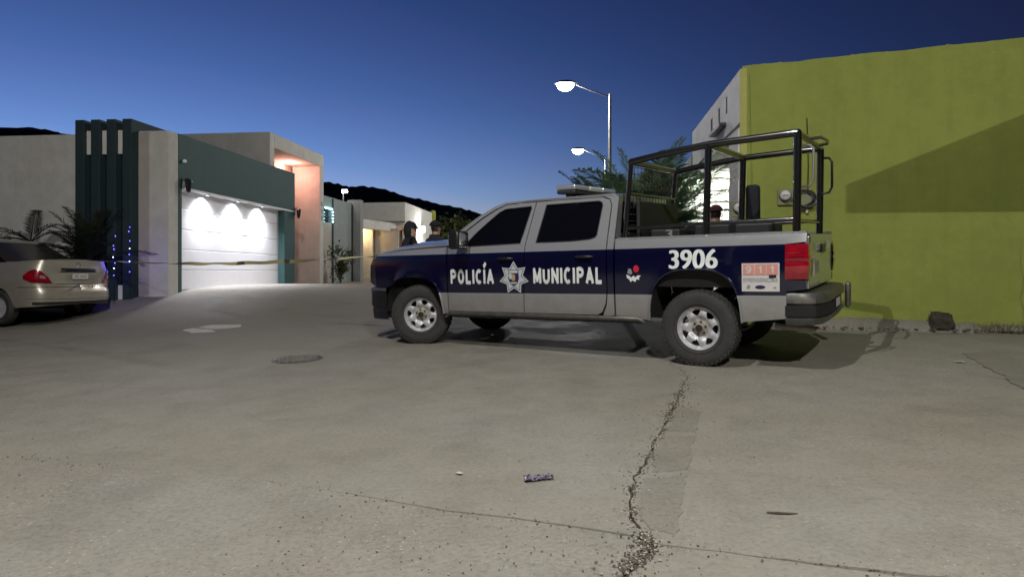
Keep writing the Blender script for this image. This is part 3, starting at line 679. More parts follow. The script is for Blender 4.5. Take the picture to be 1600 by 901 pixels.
# headboard screen of expanded mesh behind the cab
for i in range(15): pathtube('screen_wire', [(.815, yf+.03+i*(yn-yf-.06)/14, 1.50), (.77, yf+.03+i*(yn-yf-.06)/14, 2.19)], .0035, n=4)
for i in range(9): z = 1.56+i*.075; pathtube('screen_wire', [(.84-.085*(z-1.345)/.86, yn, z), (.84-.085*(z-1.345)/.86, yf, z)], .0035, n=4)
MB().box(.70, .74, yf+.08, yn-.08, 1.36, 1.78).build('headboard_panel', M['blackplastic'], truck, None, .01)
pathtube('whip_antenna', [(.86, .80, 1.36), (.875, .80, 1.62), (.80, .79, 2.3)], [.012, .007, .004], M['galv'], 6)
b = MB(); b.box(-.62, .25, -.26, .24, 1.14, 1.50); b.build('bench_seat', M['steel_dk'], truck, None, .02)
b = MB(); b.box(-.30, -.14, yf-.03, yf+.10, 1.50, 1.98); b.build('bench_backrest', M['cloth'], truck, None, .04)
for s in (.22, -.24): MB().box(-.6, .22, s-.01, s+.01, .86, 1.15).build('bench_support', M['steel_dk'], truck)
b = MB(); b.box(.32, .66, -.2, .55, .86, 1.46); b.build('equipment_box', M['blackplastic'], truck, None, .02)
text('lettering', '3', (.48, .40, 1.36, 1.45), lambda u, v: (u, .553, v), M['grey_d'], truck)
# roof light bar
lb = empty('light_bar', (1.72, 0, rk(1.7, 1.897))); lb.parent = truck
b = MB(); b.box(-.13, .13, -.60, .60, .025, .075); b.build('bar_base', M['steel_dk'], lb, None, .02)
for y in (-.45, .45): MB().box(-.05, .05, y-.05, y+.05, -.012, .028).build('bar_foot', M['steel_dk'], lb)
for y0, y1, mt in ((.20, .61, M['clear']), (-.20, .20, M['badge']), (-.61, -.20, M['clear'])): MB().box(-.14, .14, y0+.003, y1-.003, .072, .135).build('bar_lens', mt, lb, None, .025)
b = MB(); b.grid(lambda u, v: (2.42-.16*u, (v-.5)*.03*(1-u*.3), rk(2.3, 1.885)+.05*math.sin(u*2.6)*(1-abs(v-.5)*1.2)), lin(0, 1, 6), lin(0, 1, 4)); b.build('shark_antenna', M['black'], truck, 50)
# livery lettering on the near side, and the same on the far side
for s in (1, -1):
    d = .0035
    if s > 0: fn = lambda x, z: (x, ys(x, z)+d, rk(x, z))
    else: fn = lambda x, z: (x, -ys(x, z)-d, rk(x, z))
    fl = lambda a, b_: (a, b_) if s > 0 else (b_, a)
    mp0 = (lambda s: (lambda x, z: (x, s*(ys(x, z)+d), rk(x, z))))(s)
    L = lambda body, x0, x1, z0, z1, mt=M['letter'], dd=0, bold=.004, st=.0: text('lettering', body, (*fl(x0, x1), z0, z1), (lambda x, z: (x, s*(ys(x, z)+d+dd), rk(x, z))), mt, truck, bold, strike=st)
    stroke_text('lettering', 'POLICÍA', *fl(3.237, 2.557), .838, 1.034, mp0, M['letter'], truck, th=.235, gap=.165); stroke_text('lettering', 'MUNICIPAL', *fl(1.985, 1.080), .842, 1.042, mp0, M['letter'], truck, th=.235, gap=.165); L('3906', .292, -.212, 1.005, 1.205, st=.008)
    mp2 = lambda dd: (lambda x, z: (x, s*(ys(x, z)+d+dd), rk(x, z)))
    def poly(name, pts, mt, dd, par=truck): return mobj(name, [mp2(dd)(x, z) for x, z in pts], [tuple(range(len(pts)))], mt, par)
    cx, cz = 2.262, .932
    def star(r1, r2, n=7): return [(cx+(r1 if k % 2 == 0 else r2)*math.sin(math.pi*k/n)*1.06, cz-.012+(r1 if k % 2 == 0 else r2)*math.cos(math.pi*k/n)) for k in range(2*n)]
    poly('star_badge', star(.205, .128), M['badge'], 0)
    poly('star_badge', star(.178, .110), M['navy_d'], .0015); poly('star_badge', star(.165, .102), M['badge'], .003)
    sh = [(cx-.07, cz+.085), (cx+.07, cz+.085), (cx+.078, cz-.02), (cx+.05, cz-.09), (cx, cz-.115), (cx-.05, cz-.09), (cx-.078, cz-.02)]
    poly('badge_shield', sh, M['navy_d'], .0045)
    poly('badge_shield', [(cx-.062, cz+.045), (cx+.062, cz+.045), (cx+.062, cz+.078), (cx-.062, cz+.078)], M['badge'], .006)
    poly('badge_shield', [(cx-.02, cz-.05), (cx+.02, cz-.05), (cx+.026, cz+.0), (cx+.018, cz+.03), (cx-.018, cz+.03), (cx-.026, cz)], M['gold'], .006)
    poly('badge_shield', [(cx-.045, cz-.085), (cx+.045, cz-.085), (cx+.05, cz-.066), (cx-.05, cz-.066)], M['badge'], .006)
    poly('sticker', [(-.458, .770), (-.818, .770), (-.818, 1.052), (-.458, 1.052)], M['decal'], 0)
    for k, ch in enumerate('911'):
        i = k if s > 0 else 2-k
        x0 = -.472-i*.113; poly('sticker', [(x0, .935), (x0-.106, .935), (x0-.106, 1.04), (x0, 1.04)], M['salm_d'], .0015)
        stroke_text('lettering', ch, *((fl(x0-.026, x0-.080)) if ch != '1' else (fl(x0-.036, x0-.066))), .950, 1.026, mp2(.003), M['decal'], truck, th=.17)
    L('EMERGENCIAS', -.475, -.80, .865, .905, M['grey_d'], .0015, .0)
    poly('sticker', [(-.60+.05*math.cos(k*.524)-.035, .812+.02*math.sin(k*.524)) for k in range(12)], M['navy_d'], .0015)
    poly('sticker', [(-.50, .80), (-.53, .79), (-.545, .82), (-.52, .84)], M['grey_d'], .0015)
    poly('sticker', [(-.76, .80), (-.785, .80), (-.785, .815), (-.76, .815)], M['grey_d'], .0015)
    ex, ez = .70, .965
    poly('emblem_and_glint', [(ex+.085, ez-.015), (ex+.05, ez-.03), (ex+.03, ez-.05), (ex+.0, ez-.028), (ex-.02, ez-.048), (ex-.05, ez-.025), (ex-.085, ez-.03), (ex-.062, ez-.052), (ex-.066, ez-.075), (ex-.03, ez-.07), (ex-.02, ez-.1), (ex+.015, ez-.082), (ex+.04, ez-.1), (ex+.05, ez-.07), (ex+.078, ez-.055)], M['letter'], 0)
    poly('emblem_and_glint', [(ex+.07, ez+.0), (ex+.035, ez-.02), (ex+.012, ez+.0), (ex+.03, ez+.045), (ex+.062, ez+.05)], M['grey_d'], .0)
    poly('emblem_and_glint', [(ex-.03+.034*math.cos(k*.4488), ez+.045+.04*math.sin(k*.4488)) for k in range(14)], M['red_d'], 0)  # red reflected light painted as a dot above the logo

# ------------------------------------------------------------------ corner house on the left (x towards the street, y along the street)
HD = Vector((.10885, .99406)); HN = Vector((.99406, -.10885)); C0 = Vector((-7.57, 14.88)); hang = math.atan2(HN.y, HN.x)
def HL(x, s, z=0): p = C0+HN*x+HD*s; return Vector((p.x, p.y, z))
house = empty('garage_house', (C0.x, C0.y, 0), hang, 'teal and white modern house with lit white garage door and dark fins', 'house')
def hb(name, x0, x1, y0, y1, z0, z1, mat, par=house, bevel=.012): return MB().box(x0, x1, y0, y1, z0, z1).build(name, mat, par, None, bevel)
ZB = -.1; ZF = .62
hb('front_wall', -14, -1.95, .9, 1.15, ZB, 4.33, M['white'])
for k in range(4):
    x1 = -.69-k*.372; hb('fin', x1-.215, x1, -.32, 1.5, ZB, 4.37, M['fin'])
for k in range(3):
    x1 = -.905-k*.372; x0 = x1-.157
    hb('infill_wall', x0, x1, -.24, .0, 3.62, 4.14, M['white'], bevel=.004); hb('infill_wall', x0, x1, -.24, .0, ZB, .74, M['white'], bevel=.004)
    hb('window_pane', x0, x1, -.15, -.13, .74, 3.62, M['wglass'], bevel=None)
hb('window_backing', -1.81, -.9, .05, .07, ZB, 4.0, M['fin'])
hb('white_pillar', -.69, -.002, -.06, .30, ZB, 4.15, M['cream']); hb('pillar_strip', -.70, -.44, -.085, -.062, ZB, 4.13, M['beige'])  # thin darker strip on the left of the pillar face
hb('pillar_base', -.70, .012, -.09, .3, ZB, .50, M['cream'])
# garage front
hb('jamb', -.45, 0, .305, .44, ZB, 2.97, M['teal'])
hd_ = hb('header', -.5, 0, .0+.305, 6.43, 2.97, 4.16, M['teal'])
hb('column', -.5, -.003, 5.70, 6.43, ZB, 2.92, M['teal'])
hb('soffit_trim', -.48, .02, .442, 6.40, 2.925, 2.968, M['doorwhite'], hd_, .004)
gd = empty('garage_door', (-.20, 0, 0)); gd.parent = house
rows = [ZF, 1.09, 1.56, 2.03, 2.50, 2.96]
for a, b_ in zip(rows, rows[1:]):
    o = MB(); o.box(-.04, 0, .445, 5.695, a+.004, b_-.004)
    dp = o.build('door_panel', M['doorwhite'], gd, None, .010)
hb('threshold', -.5, .0, .445, 5.69, ZB, ZF-.012, M['road'])
WARM = (1, .93, .84); COOL = (.86, .90, 1)
def lamp(name, kind, loc, energy, c, parent=None, **kw):
    d = bpy.data.lights.new(name, kind); d.energy = energy; d.color = c
    for k, v in kw.items(): setattr(d, k, v)
    o = bpy.data.objects.new(name, d); col.objects.link(o); o.location = loc
    if parent: o.parent = parent
    return o
M['led'] = emit('led_lens', (1, .98, 1), 14)
for s in (1.55, 3.0, 4.35):
    b = MB(); b.lathe([(.055, 0), (.055, -.03), (.045, -.03), (.045, -.008), (.0005, -.008)], 20, Matrix.Translation((-.04, s, 2.926)))
    f = b.build('downlight', M['chrome'], hd_, 40)
    MB().disc(.044, 0, 20, Matrix.Translation((-.04, s, 2.915))).build('downlight_lens', M['led'], hd_)
    l = lamp('garage_downlight_lamp', 'SPOT', (-.04, s, 2.885), 430, (.90, .90, 1), house, spot_size=R(140), spot_blend=1.0, shadow_soft_size=.14); l.rotation_euler = (0, R(8), 0)
# wall lanterns
for s, z in ((.10+.36, 3.05), (6.38, 2.95)):
    la = empty('wall_lantern', (.004, s, z)); la.parent = house
    MB().box(0, .02, -.05, .05, -.12, .12).build('back_plate', M['black'], la, None, .006)
    b = MB(); b.tube([(.01, 0, .06), (.10, 0, .12), (.14, 0, .09)], .012, 6); b.build('bracket', M['black'], la, 50)
    b = MB(); b.lathe([(.0005, .11), (.10, .05), (.075, .04), (.055, -.17), (.03, -.20), (.0005, -.22)], 6, Matrix.Translation((.14, 0, 0))); b.build('lantern_body', M['black'], la, 20)
b = MB(); b.lathe([(.0005, .05), (.035, .04), (.05, 0), (.035, -.03), (.0005, -.035)], 14, Matrix.Translation((.05, .16+.3, 3.55))); b.build('security_camera', M['doorwhite'], house, 50)
# tall block with lit niche
BT = 5.15
hb('block_wall', -7, -.502, 4.86, 5.06, ZB, BT, M['cream']); hb('block_post', -.50, -.06, 4.862, 5.15, 4.161, BT, M['cream'])
hb('block_wall', -7, -1.1, 5.062, 9.2, 4.8, BT-.03, M['cream'])
hb('niche_beam', -1.1, -.05, 5.152, 8.90, 4.73, BT, M['cream']); hb('niche_post', -1.05, -.05, 8.56, 8.90, ZB, 4.728, M['cream'])
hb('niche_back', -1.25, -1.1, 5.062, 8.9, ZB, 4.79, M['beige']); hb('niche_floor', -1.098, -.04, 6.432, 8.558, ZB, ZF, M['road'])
dr = empty('entrance_door', (-1.099, 7.0, ZF)); dr.parent = house
MB().box(0, .045, 0, 1.0, .01, 2.15).build('door_leaf', M['beige'], dr, None, .01); MB().tube([(.05, .90, 1.0), (.09, .90, 1.0), (.09, .90, 1.2), (.05, .90, 1.2)], .012, 6).build('handle', M['black'], dr, 50)
MB().box(0, .03, 1.20, 1.27, 1.25, 1.35).build('doorbell', M['black'], dr)
text('house_number', '1', (0, .07, 0, .16), lambda u, v: (-.046, 8.69+u, 3.35+v), M['steel_dk'], house); text('house_number', '0', (0, .1, 0, .16), lambda u, v: (-.046, 8.68+u, 3.10+v), M['steel_dk'], house)
text('house_number', '8', (0, .1, 0, .16), lambda u, v: (-.046, 8.68+u, 2.85+v), M['steel_dk'], house)
fx = MB(); fx.lathe([(.06, 0), (.06, -.03), (.0005, -.035)], 16, Matrix.Translation((-.80, 7.7, 4.729))); fx.build('niche_light', emit('niche_lens', (1, .45, .34), 10), house, 40)
lamp('niche_lamp', 'POINT', (-.80, 7.7, 4.50), 60, (1, .42, .33), house, shadow_soft_size=.06)
# ------------------------------------------------------------------ grey green neighbour house
h2 = empty('grey_house', (C0.x, C0.y, 0), hang, 'grey green single storey house with lights round its high window, beyond the niche', 'house')
hb('wall', -6, -.35, 9.25, 9.45, ZB, 3.7, M['pgreen'], h2); hb('wall', -.55, -.35, 9.452, 9.65, ZB, 3.85, M['pgreen'], h2)
hb('wall', -.55, -.35, 9.652, 10.40, ZB, 2.88, M['beige'], h2); hb('wall', -.55, -.35, 9.652, 10.40, 3.37, 3.85, M['pgreen'], h2); hb('wall', -.55, -.352, 10.402, 12.6, ZB, 3.85, M['pgreen'], h2)
wn = hb('window', -.50, -.47, 9.652, 10.398, 2.882, 3.368, M['wglass'], h2, None)
MB().box(-.47, -.44, 9.655, 10.395, 3.11, 3.14).build('frame', M['steel_dk'], wn)
hb('pier', -.55, .02, 12.602, 12.95, ZB, 4.0, M['grey'], h2)
for s in (10.45, 12.57): MB().tube([(-.31, s, .3), (-.31, s, 3.8)], .028, 8).build('drain_pipe', M['steel_dk'], h2, 50)
hb('roof_slab', -6, -.56, 9.46, 12.95, 3.6, 3.75, M['grey'], h2)
sl = empty('string_lights', tuple(HL(-.30, 9.7, 2.9)), hang, 'string of cyan white bulbs round the high window of the grey house', 'string lights')
M['cyan'] = emit('cyan_bulb', (.45, .95, 1), 9)
pts = [(0, 0+i*.16, .50) for i in range(5)]+[(0, .72, .40-i*.12) for i in range(4)]
MB().tube(pts, .006, 5).build('wire', M['black'], sl)
for p in pts: b = MB(); b.lathe([(.0005, .035), (.028, .01), (.028, -.01), (.0005, -.035)], 8, Matrix.Translation(p)); b.build('bulb', M['cyan'], sl, 50)
lamp('string_lamp', 'POINT', (.15, .5, .35), 3.2, (.4, .9, 1), sl, shadow_soft_size=.1)
# security flood on a short mast above that house
p = HL(-.6, 12.3, 3.76); fl = empty('flood_lamp', tuple(p), hang, 'small white floodlight on a short mast above the grey pier', 'flood lamp')
MB().tube([(0, 0, 0), (0, 0, .55)], .022, 8).build('mast', M['galv'], fl, 50); MB().box(-.03, .22, -.1, .0, .47, .62).build('housing', M['galv'], fl, None, .01)
MB().box(-.02, .21, -.106, -.101, .48, .61).build('lens', emit('flood_lens', (1, 1, 1), 12), fl); lamp('flood_light_lamp', 'SPOT', (.1, -.14, .54), 30, (1, 1, 1), fl, spot_size=R(130), shadow_soft_size=.08).rotation_euler = (R(60), 0, 0)
# ------------------------------------------------------------------ carport house further on
c3 = P(633, 427, 34); h3 = empty('carport_house', (c3.x, c3.y, 0), hang, 'white two-step house with warm lit carport behind the two officers', 'house')
hb('upper_block', -2.3, 0, 0, .2, 3.3, 4.6, M['white'], h3); hb('side_wall', -.2, 0, .202, 6, ZB, 4.6, M['white'], h3); hb('back_wall', -4.5, -.202, 2.6, 2.8, ZB, 4.5, M['cream'], h3)
hb('carport_wall', -2.6, -1.3, -1.2, -1.0, ZB, 3.2, M['cream'], h3); hb('carport_wall', -1.298, -.1, -.9, -.7, ZB, 3.2, M['beige'], h3)
hb('balcony_slab', -2.4, .1, -.35, -.002, 3.62, 3.78, M['white'], h3); hb('balcony_wall', -2.4, -.3, 1.6, 1.75, 3.3, 4.4, M['salmon'], h3)
pl = [(-1.75, -4.6), (-1.45, -4.6), (-.35, -.355), (-.6, -.355)]
prismz(pl, 3.08, 3.50).build('carport_fascia', M['white'], h3, None, .02); prismz([(-3.2, -4.6), (-1.752, -4.6), (-.602, -.355), (-3.2, -.355)], 3.3, 3.42).build('carport_roof', M['cream'], h3)
hb('roof_slab', -4.5, -.202, .202, 5.9, 4.3, 4.45, M['white'], h3); hb('lime_wall', -.1, .12, 6.02, 6.5, ZB, 4.75, M['olive2'], h3)
b = MB(); b.lathe([(.09, 0), (.09, -.04), (.0005, -.06)], 16, Matrix.Translation((-1.9, -1.6, 3.298))); b.build('ceiling_light', emit('warm_lens', (1, .72, .36), 12), h3, 50)
lamp('carport_lamp', 'POINT', (-1.9, -1.75, 3.05), 60, (1, .68, .34), h3, shadow_soft_size=.08)
lamp('balcony_lamp', 'POINT', (-1.2, .9, 4.1), 26, (1, .6, .32), h3, shadow_soft_size=.08)
b = MB(); b.lathe([(.07, .0), (.07, -.03), (.0005, -.05)], 12, Matrix.Translation((-1.2, .9, 4.298))); b.build('ceiling_light', emit('warm_lens2', (1, .6, .3), 10), h3, 50)
fp = P(656, 358, 37); fl2 = empty('flood_lamp', (fp.x, fp.y, fp.z), hang, 'large glaring white floodlight on the white wall between the two officers', 'flood lamp')
MB().box(-.30, .30, -.02, .14, -.20, .20).build('housing', M['galv'], fl2, None, .03)
MB().box(-.27, .27, -.028, -.021, -.17, .17).build('lens', emit('flood_lens2', (1, 1, 1), 16), fl2)
MB().tube([(-.4, .1, 0), (-.1, .1, 0)], .03, 8).build('bracket', M['galv'], fl2, 50)
lamp('flood_light_lamp', 'SPOT', (0.0, -.5, -.1), 300, (1, .98, .95), fl2, spot_size=R(170), shadow_soft_size=.2).rotation_euler = (R(70), 0, 0)
lamp('flood_spill_lamp', 'POINT', (.35, -.25, -.15), 120, (1, .98, .95), fl2, shadow_soft_size=.15)
# ------------------------------------------------------------------ olive green house on the right
GA = Vector((3.50, 10.22)); gd2 = Vector((1, -.375)).normalized()       # along the green wall towards the right
gang = math.atan2(gd2.y, gd2.x)
gh = empty('olive_house', (GA.x, GA.y, 0), gang, 'olive green blank house wall with white street side, right of the truck', 'house')
gvs = []; Lg = 9.0
b = MB(); topz = lambda u: 4.145+.018*noise.noise(Vector((u*2.1, 0, 0)))+.012*noise.noise(Vector((u*7, 3, 0)))
us = lin(0, Lg, 90)
vs = []
for u in us: vs += [(u, 0, ZB), (u, 0, topz(u)), (u, .16, topz(u)), (u, .16, ZB)]
fs = []
for i in range(len(us)-1):
    a = i*4; c = a+4; fs += [(a, c, c+1, a+1), (a+1, c+1, c+2, a+2), (a+2, c+2, c+3, a+3)]
b._add(vs, fs+[(0, 1, 2, 3)]); gw = b.build('green_wall', M['green'], gh)
# plastered corner strip, conduit
MB().box(-.035, .075, -.012, .16, ZB, 4.11).build('corner_strip', M['green_edge'], gh, None, .012)
MB().tube([(.10, -.012, 4.0), (.115, -.012, 3.3), (.135, -.012, 2.55), (.14, -.012, 1.9)], .008, 6).build('conduit', M['green'], gh, 50)
for i in range(22):
    u = random.uniform(.05, 8); r = random.uniform(.012, .04); b = MB(); b._add([(u+v.x*r*1.3, .08+v.y*r, topz(u)+r*.4+v.z*r*.7) for v in iv], ifc); b.build('coping_stone', M['patch'], gh)
# weathered mortar footing, stump, rubble
ft = MB(); fus = lin(.3, Lg, 110); fv = []
for u in fus:
    p = GA+gd2*u; z = G(p.x, p.y); w_ = .17+.05*noise.noise(Vector((u*3, 1, 0))); h_ = .085+.03*noise.noise(Vector((u*4.3, 2, 0)))+.06*ss(3.4, 1.5, u)
    fv += [(u, -w_-.06, z-.05), (u, -w_, z+h_*.5), (u, -w_*.6, z+h_*.85), (u, -.004, z+h_*1.1)]
ft._add(fv, [(i*4+k, (i+1)*4+k, (i+1)*4+k+1, i*4+k+1) for i in range(len(fus)-1) for k in range(3)]); ft.build('footing', M['patch'], gh, 50)
# street side: white parapet with slots, porch below
sa = hang-gang-0.0
gs = empty('white_street_side', (0, 0, 0)); gs.parent = gh; gs.rotation_euler = (0, 0, hang-gang)      # x outwards from that facade (negative = street), y along the street
def gb(name, x0, x1, y0, y1, z0, z1, mat, bevel=.01): return MB().box(x0, x1, y0, y1, z0, z1).build(name, mat, gs, None, bevel)
slots = [(.93, 1.08, 3.66, 3.94), (1.54, 1.73, 3.62, 3.90), (2.23, 2.46, 3.60, 3.88)]
sl_holes = [[(a, c), (b_, c), (b_, d_), (a, d_)] for a, b_, c, d_ in slots]
panel('parapet', [(.04, 3.3), (4.6, 3.3), (4.6, 4.10), (.04, 4.10)], lambda u, v: (-.03, u, v), M['wside'], gs, holes=sl_holes, step=.5, thick=.22, back=(1, 0, 0), flip=False)
for a_, b_, c_, d_ in slots: gb('slot_pane', -.020, .05, a_+.001, b_-.001, c_+.001, d_-.001, M['under'], None)
gb('slot_backing', .20, .22, .05, 4.5, 3.45, 4.05, M['under'])
gb('ledge', -.15, -.035, 1.0, 1.98, 3.46, 3.52, M['steel_dk'])
gb('porch_roof', .0, 2.4, .2, 6.6, 3.20, 3.295, M['white']); gb('porch_beam', -.05, .2, 4.605, 6.6, 3.1, 3.6, M['grey'])
gb('porch_pier', -.05, .26, .04, .72, ZB, 2.42, M['white'])
gb('porch_wall', 1.3, 1.45, .2, 6.6, ZB, 3.198, M['white']); gb('porch_end_wall', -.9, 1.298, 6.0, 6.15, ZB, 3.198, M['white'])
gb('porch_pier_top', -.05, .26, .04, .72, 2.80, 3.198, M['white'])
# pierced breeze block screen in the pier
for r_ in range(2):
    for c_ in range(3):
        y0 = .045+c_*.225; z0 = 2.425+r_*.188
        sq = [(y0, z0), (y0+.22, z0), (y0+.22, z0+.184), (y0, z0+.184)]; cc_ = (y0+.11, z0+.092)
        hs = [[(cc_[0]+.075*math.cos(k*1.5708+j*.35), cc_[1]+.08*math.sin(k*1.5708+j*.35)) for j in (.6, 1.6, 2.6, 3.6)] for k in range(4)]
        hs = []
        for k in range(4):
            a0 = k*math.pi/2
            hs.append([(cc_[0]+.018*math.cos(a0+.785), cc_[1]+.018*math.sin(a0+.785)), (cc_[0]+.08*math.cos(a0+.1), cc_[1]+.08*math.sin(a0+.1)), (cc_[0]+.082*math.cos(a0+.785), cc_[1]+.082*math.sin(a0+.785)), (cc_[0]+.08*math.cos(a0+1.47), cc_[1]+.08*math.sin(a0+1.47))])
        panel('breeze_block', sq, lambda u, v: (-.04, u, v), M['cream'], gs, holes=hs, step=.06, thick=.12, back=(1, 0, 0))
b = MB(); b.lathe([(.14, 0), (.14, -.03), (.10, -.06), (.0005, -.07)], 20, Matrix.Translation((.15, 5.1, 3.198))); b.build('porch_light', emit('porch_lens', (.97, 1, .96), 14), gs, 50)
lamp('porch_lamp', 'POINT', (.15, 5.1, 2.98), 160, (.95, 1, .95), gs, shadow_soft_size=.12)
for dx, dz in ((2.6, 1.0), (2.82, .95)):
    MB().tube([(.3, dx, 4.09), (.3, dx, 4.09+dz*.42)], .018, 6).build('rebar_stub', M['rust'], gs)
# ---- electric meters
def meter(mtx, label):
    e = empty('electric_meter', (0, 0, 0), 0, label, 'electric meter', 'electric meters on the olive house'); e.matrix_world = mtx @ Matrix.Scale(.82, 4)
    MB().box(-.13, .13, -.045, 0, -.15, .14).build('base_box', M['mbase'], e, None, .012)
    b = MB(); b.lathe([(.092, 0), (.095, .05), (.085, .10), (.06, .115), (.0005, .118)], 28, axis_m((0, -.045, .02), (0, -1, 0))); b.build('glass_dome', M['decal'], e, 50)
    b = MB(); b.lathe([(.098, 0), (.105, .02), (.098, .035)], 28, axis_m((0, -.045, .02), (0, -1, 0))); b.build('collar', M['galv'], e, 50)
    MB().box(-.05, .05, -.167, -.1635, .0, .03).build('register', M['grey_d'], e)
    return e
def on_green(px, py):
    a = (px-800)/FPX; Y = 11.53/(1+.375*a); return Vector((a*Y, Y, 1+(HZ-py)/FPX*Y))
def wall_m(px, py):
    p = on_green(px, py); m = Matrix.Rotation(gang, 4, 'Z'); nrm = Vector((gd2.y, -gd2.x, 0)); m.translation = p+nrm*.003; return m
meter(wall_m(1227, 308), 'round glass electric meter on the olive wall, left of the coiled cable')
pm = Matrix.Rotation(hang-math.pi/2, 4, 'Z'); q = gs.matrix_basis
pp = P(1153, 327, 10.05); pm = Matrix.Rotation(gang*.3, 4, 'Z'); pm.translation = (pp.x, pp.y-.0, pp.z); meter(pm, 'round glass electric meter on the white pier beside the truck cage')
ce = empty('cable_coil', (0, 0, 0), 0, 'coil of black cable hung on the olive wall, right of the meter', 'cable'); ce.matrix_world = wall_m(1257, 312)
for i in range(6):
    r0 = .10+.012*i; b = MB(); b.tube([(r0*math.cos(k*.314)+random.uniform(-.012, .012), -.03-.008*i+random.uniform(-.008, .008), r0*.85*math.sin(k*.314)+random.uniform(-.012, .012)) for k in range(20)], .009, 6, closed=True); b.build('loop', M['black'], ce, 50)
MB().box(-.13, .13, -.03, 0, -.13, .13).build('mount_board', M['mbase'], ce, None, .01)
MB().tube([(0.04, -.03, .1), (.05, -.02, .5), (.03, -.02, 1.2)], .006, 5).build('feed_wire', M['black'], ce)
b = MB(); b.lathe([(.0005, .03), (.02, .02), (.02, -.03), (.0005, -.04)], 8, Matrix.Translation((.03, -.03, -.17))); b.build('connector', M['decal'], ce)
# stump of broken concrete post against the wall, rubble
p = on_green(1467, 500); st = bmesh.new()
bmesh.ops.create_cube(st, size=1); bmesh.ops.subdivide_edges(st, edges=st.edges[:], cuts=4, use_grid_fill=True)
for v in st.verts:
    c = v.co; n_ = noise.noise_vector(c*3.1); tp = max(0, c.z+.1); v.co = Vector((c.x*(.34-.10*tp)+n_.x*.05+.05*tp*0, c.y*.20*(1-.3*tp)+n_.y*.04, c.z*.30+n_.z*.07-.09*max(0, c.x)*(c.z > 0)))
me = bpy.data.meshes.new('post_stump'); st.to_mesh(me); st.free(); me.materials.append(M['stump']); so_ = bpy.data.objects.new('post_stump', me); col.objects.link(so_)
nb_ = Vector((gd2.y, -gd2.x)); so_.location = (p.x+nb_.x*.16, p.y+nb_.y*.16, G(p.x, p.y)+.15); so_.scale = (.78, .7, .72); so_.rotation_euler = (0, 0, gang); tag(so_, 'broken dark brown post stump at the foot of the olive wall', 'stump')
rb_v, rb_f = [], []
for i in range(260):
    u = random.uniform(.9, 6) if random.random() < .6 else random.gauss(3.1, .5); off = .12+abs(random.gauss(0, .10)); q = GA+gd2*u+nb_*off; r = random.uniform(.006, .03)
    n0 = len(rb_v); rb_v += [(q.x+v.x*r*random.uniform(.8, 1.4), q.y+v.y*r, G(q.x, q.y)+.03+r*.4+v.z*r*.6) for v in iv]; rb_f += [tuple(k+n0 for k in f) for f in ifc]
tag(mobj('rubble', rb_v, rb_f, [M['g1']]), 'small rubble and dry leaves along the foot of the olive wall', 'rubble', kind='stuff')
# ------------------------------------------------------------------ street lamps
def street_lamp(base, head, label, watts, grp='street lamps', top=None, color=(1, .97, .93), area=False):
    b0 = Vector((base[0], base[1], G(*base))); e = empty('street_lamp', tuple(b0), 0, label, 'street lamp', grp); h = Vector(head)-b0; tz = h.z-.45
    b = MB(); b.tube([(0, 0, 0), (0, 0, tz*.5), (0, 0, tz+.12)], [.085, .065, .05], 14); b.build('pole', M['galv'], e, 50)
    MB().box(-.16, .16, -.16, .16, -.02, .05).build('base_plate', M['galv'], e, None, .01)
    d = Vector((h.x, h.y, 0)); dn = d.normalized(); d0 = Vector((0, 0, tz))
    b = MB(); b.tube([d0, Vector((h.x*.5, h.y*.5, h.z-.16)), Vector((h.x, h.y, h.z+.06))-dn*.30], .028, 8); b.build('arm', M['steel_dk'], e, 50)
    mtx = Matrix.Translation(h) @ Matrix.Rotation(math.atan2(dn.y, dn.x), 4, 'Z')
    b = MB(); b.grid(lambda u, v: mtx @ Vector((.42*math.cos(u)*math.cos(v)-.02, .28*math.sin(u)*math.cos(v), .04+.13*math.sin(v))), lin(0, 2*math.pi, 24), lin(0, math.pi/2, 6)); b.build('lamp_housing', M['steel_dk'], e, 50)
    b = MB(); b.grid(lambda u, v: mtx @ Vector((.33*math.cos(u)*math.cos(v), .27*math.sin(u)*math.cos(v), .035-.26*math.sin(v))), lin(0, 2*math.pi, 24), lin(0, math.pi/2, 6)); b.build('lens_bowl', M['bowl'], e, 60)
    if area: l = lamp('street_lamp_light', 'AREA', tuple(h+Vector((0, 0, -.30))), watts, color, e, shape='DISK', size=.10)
    else: l = lamp('street_lamp_light', 'POINT', tuple(h+Vector((0, 0, -.32))), watts, color, e, shadow_soft_size=.035); return e
M['bowl'] = emit('lamp_bowl', (.96, 1, .97), 30)
street_lamp((3.64, 25.0), (1.98, 25.0, 8.0), 'tall galvanised street lamp shining brightly above the truck cab, the nearer one', 1300)
street_lamp((5.32, 38.3), (3.76, 38.3, 8.0), 'more distant street lamp shining lower beside the tall pole', 1500)
street_lamp((4.2, -6.0), tuple(KEY_POS), 'street lamp behind the camera to the right, outside the picture, lighting truck and wall', KEY_W, area=True)
street_lamp((-4.1, 1.0), tuple(KEY2_POS), 'street lamp behind the camera to the left, outside the picture, lighting sedan and street', KEY2_W)
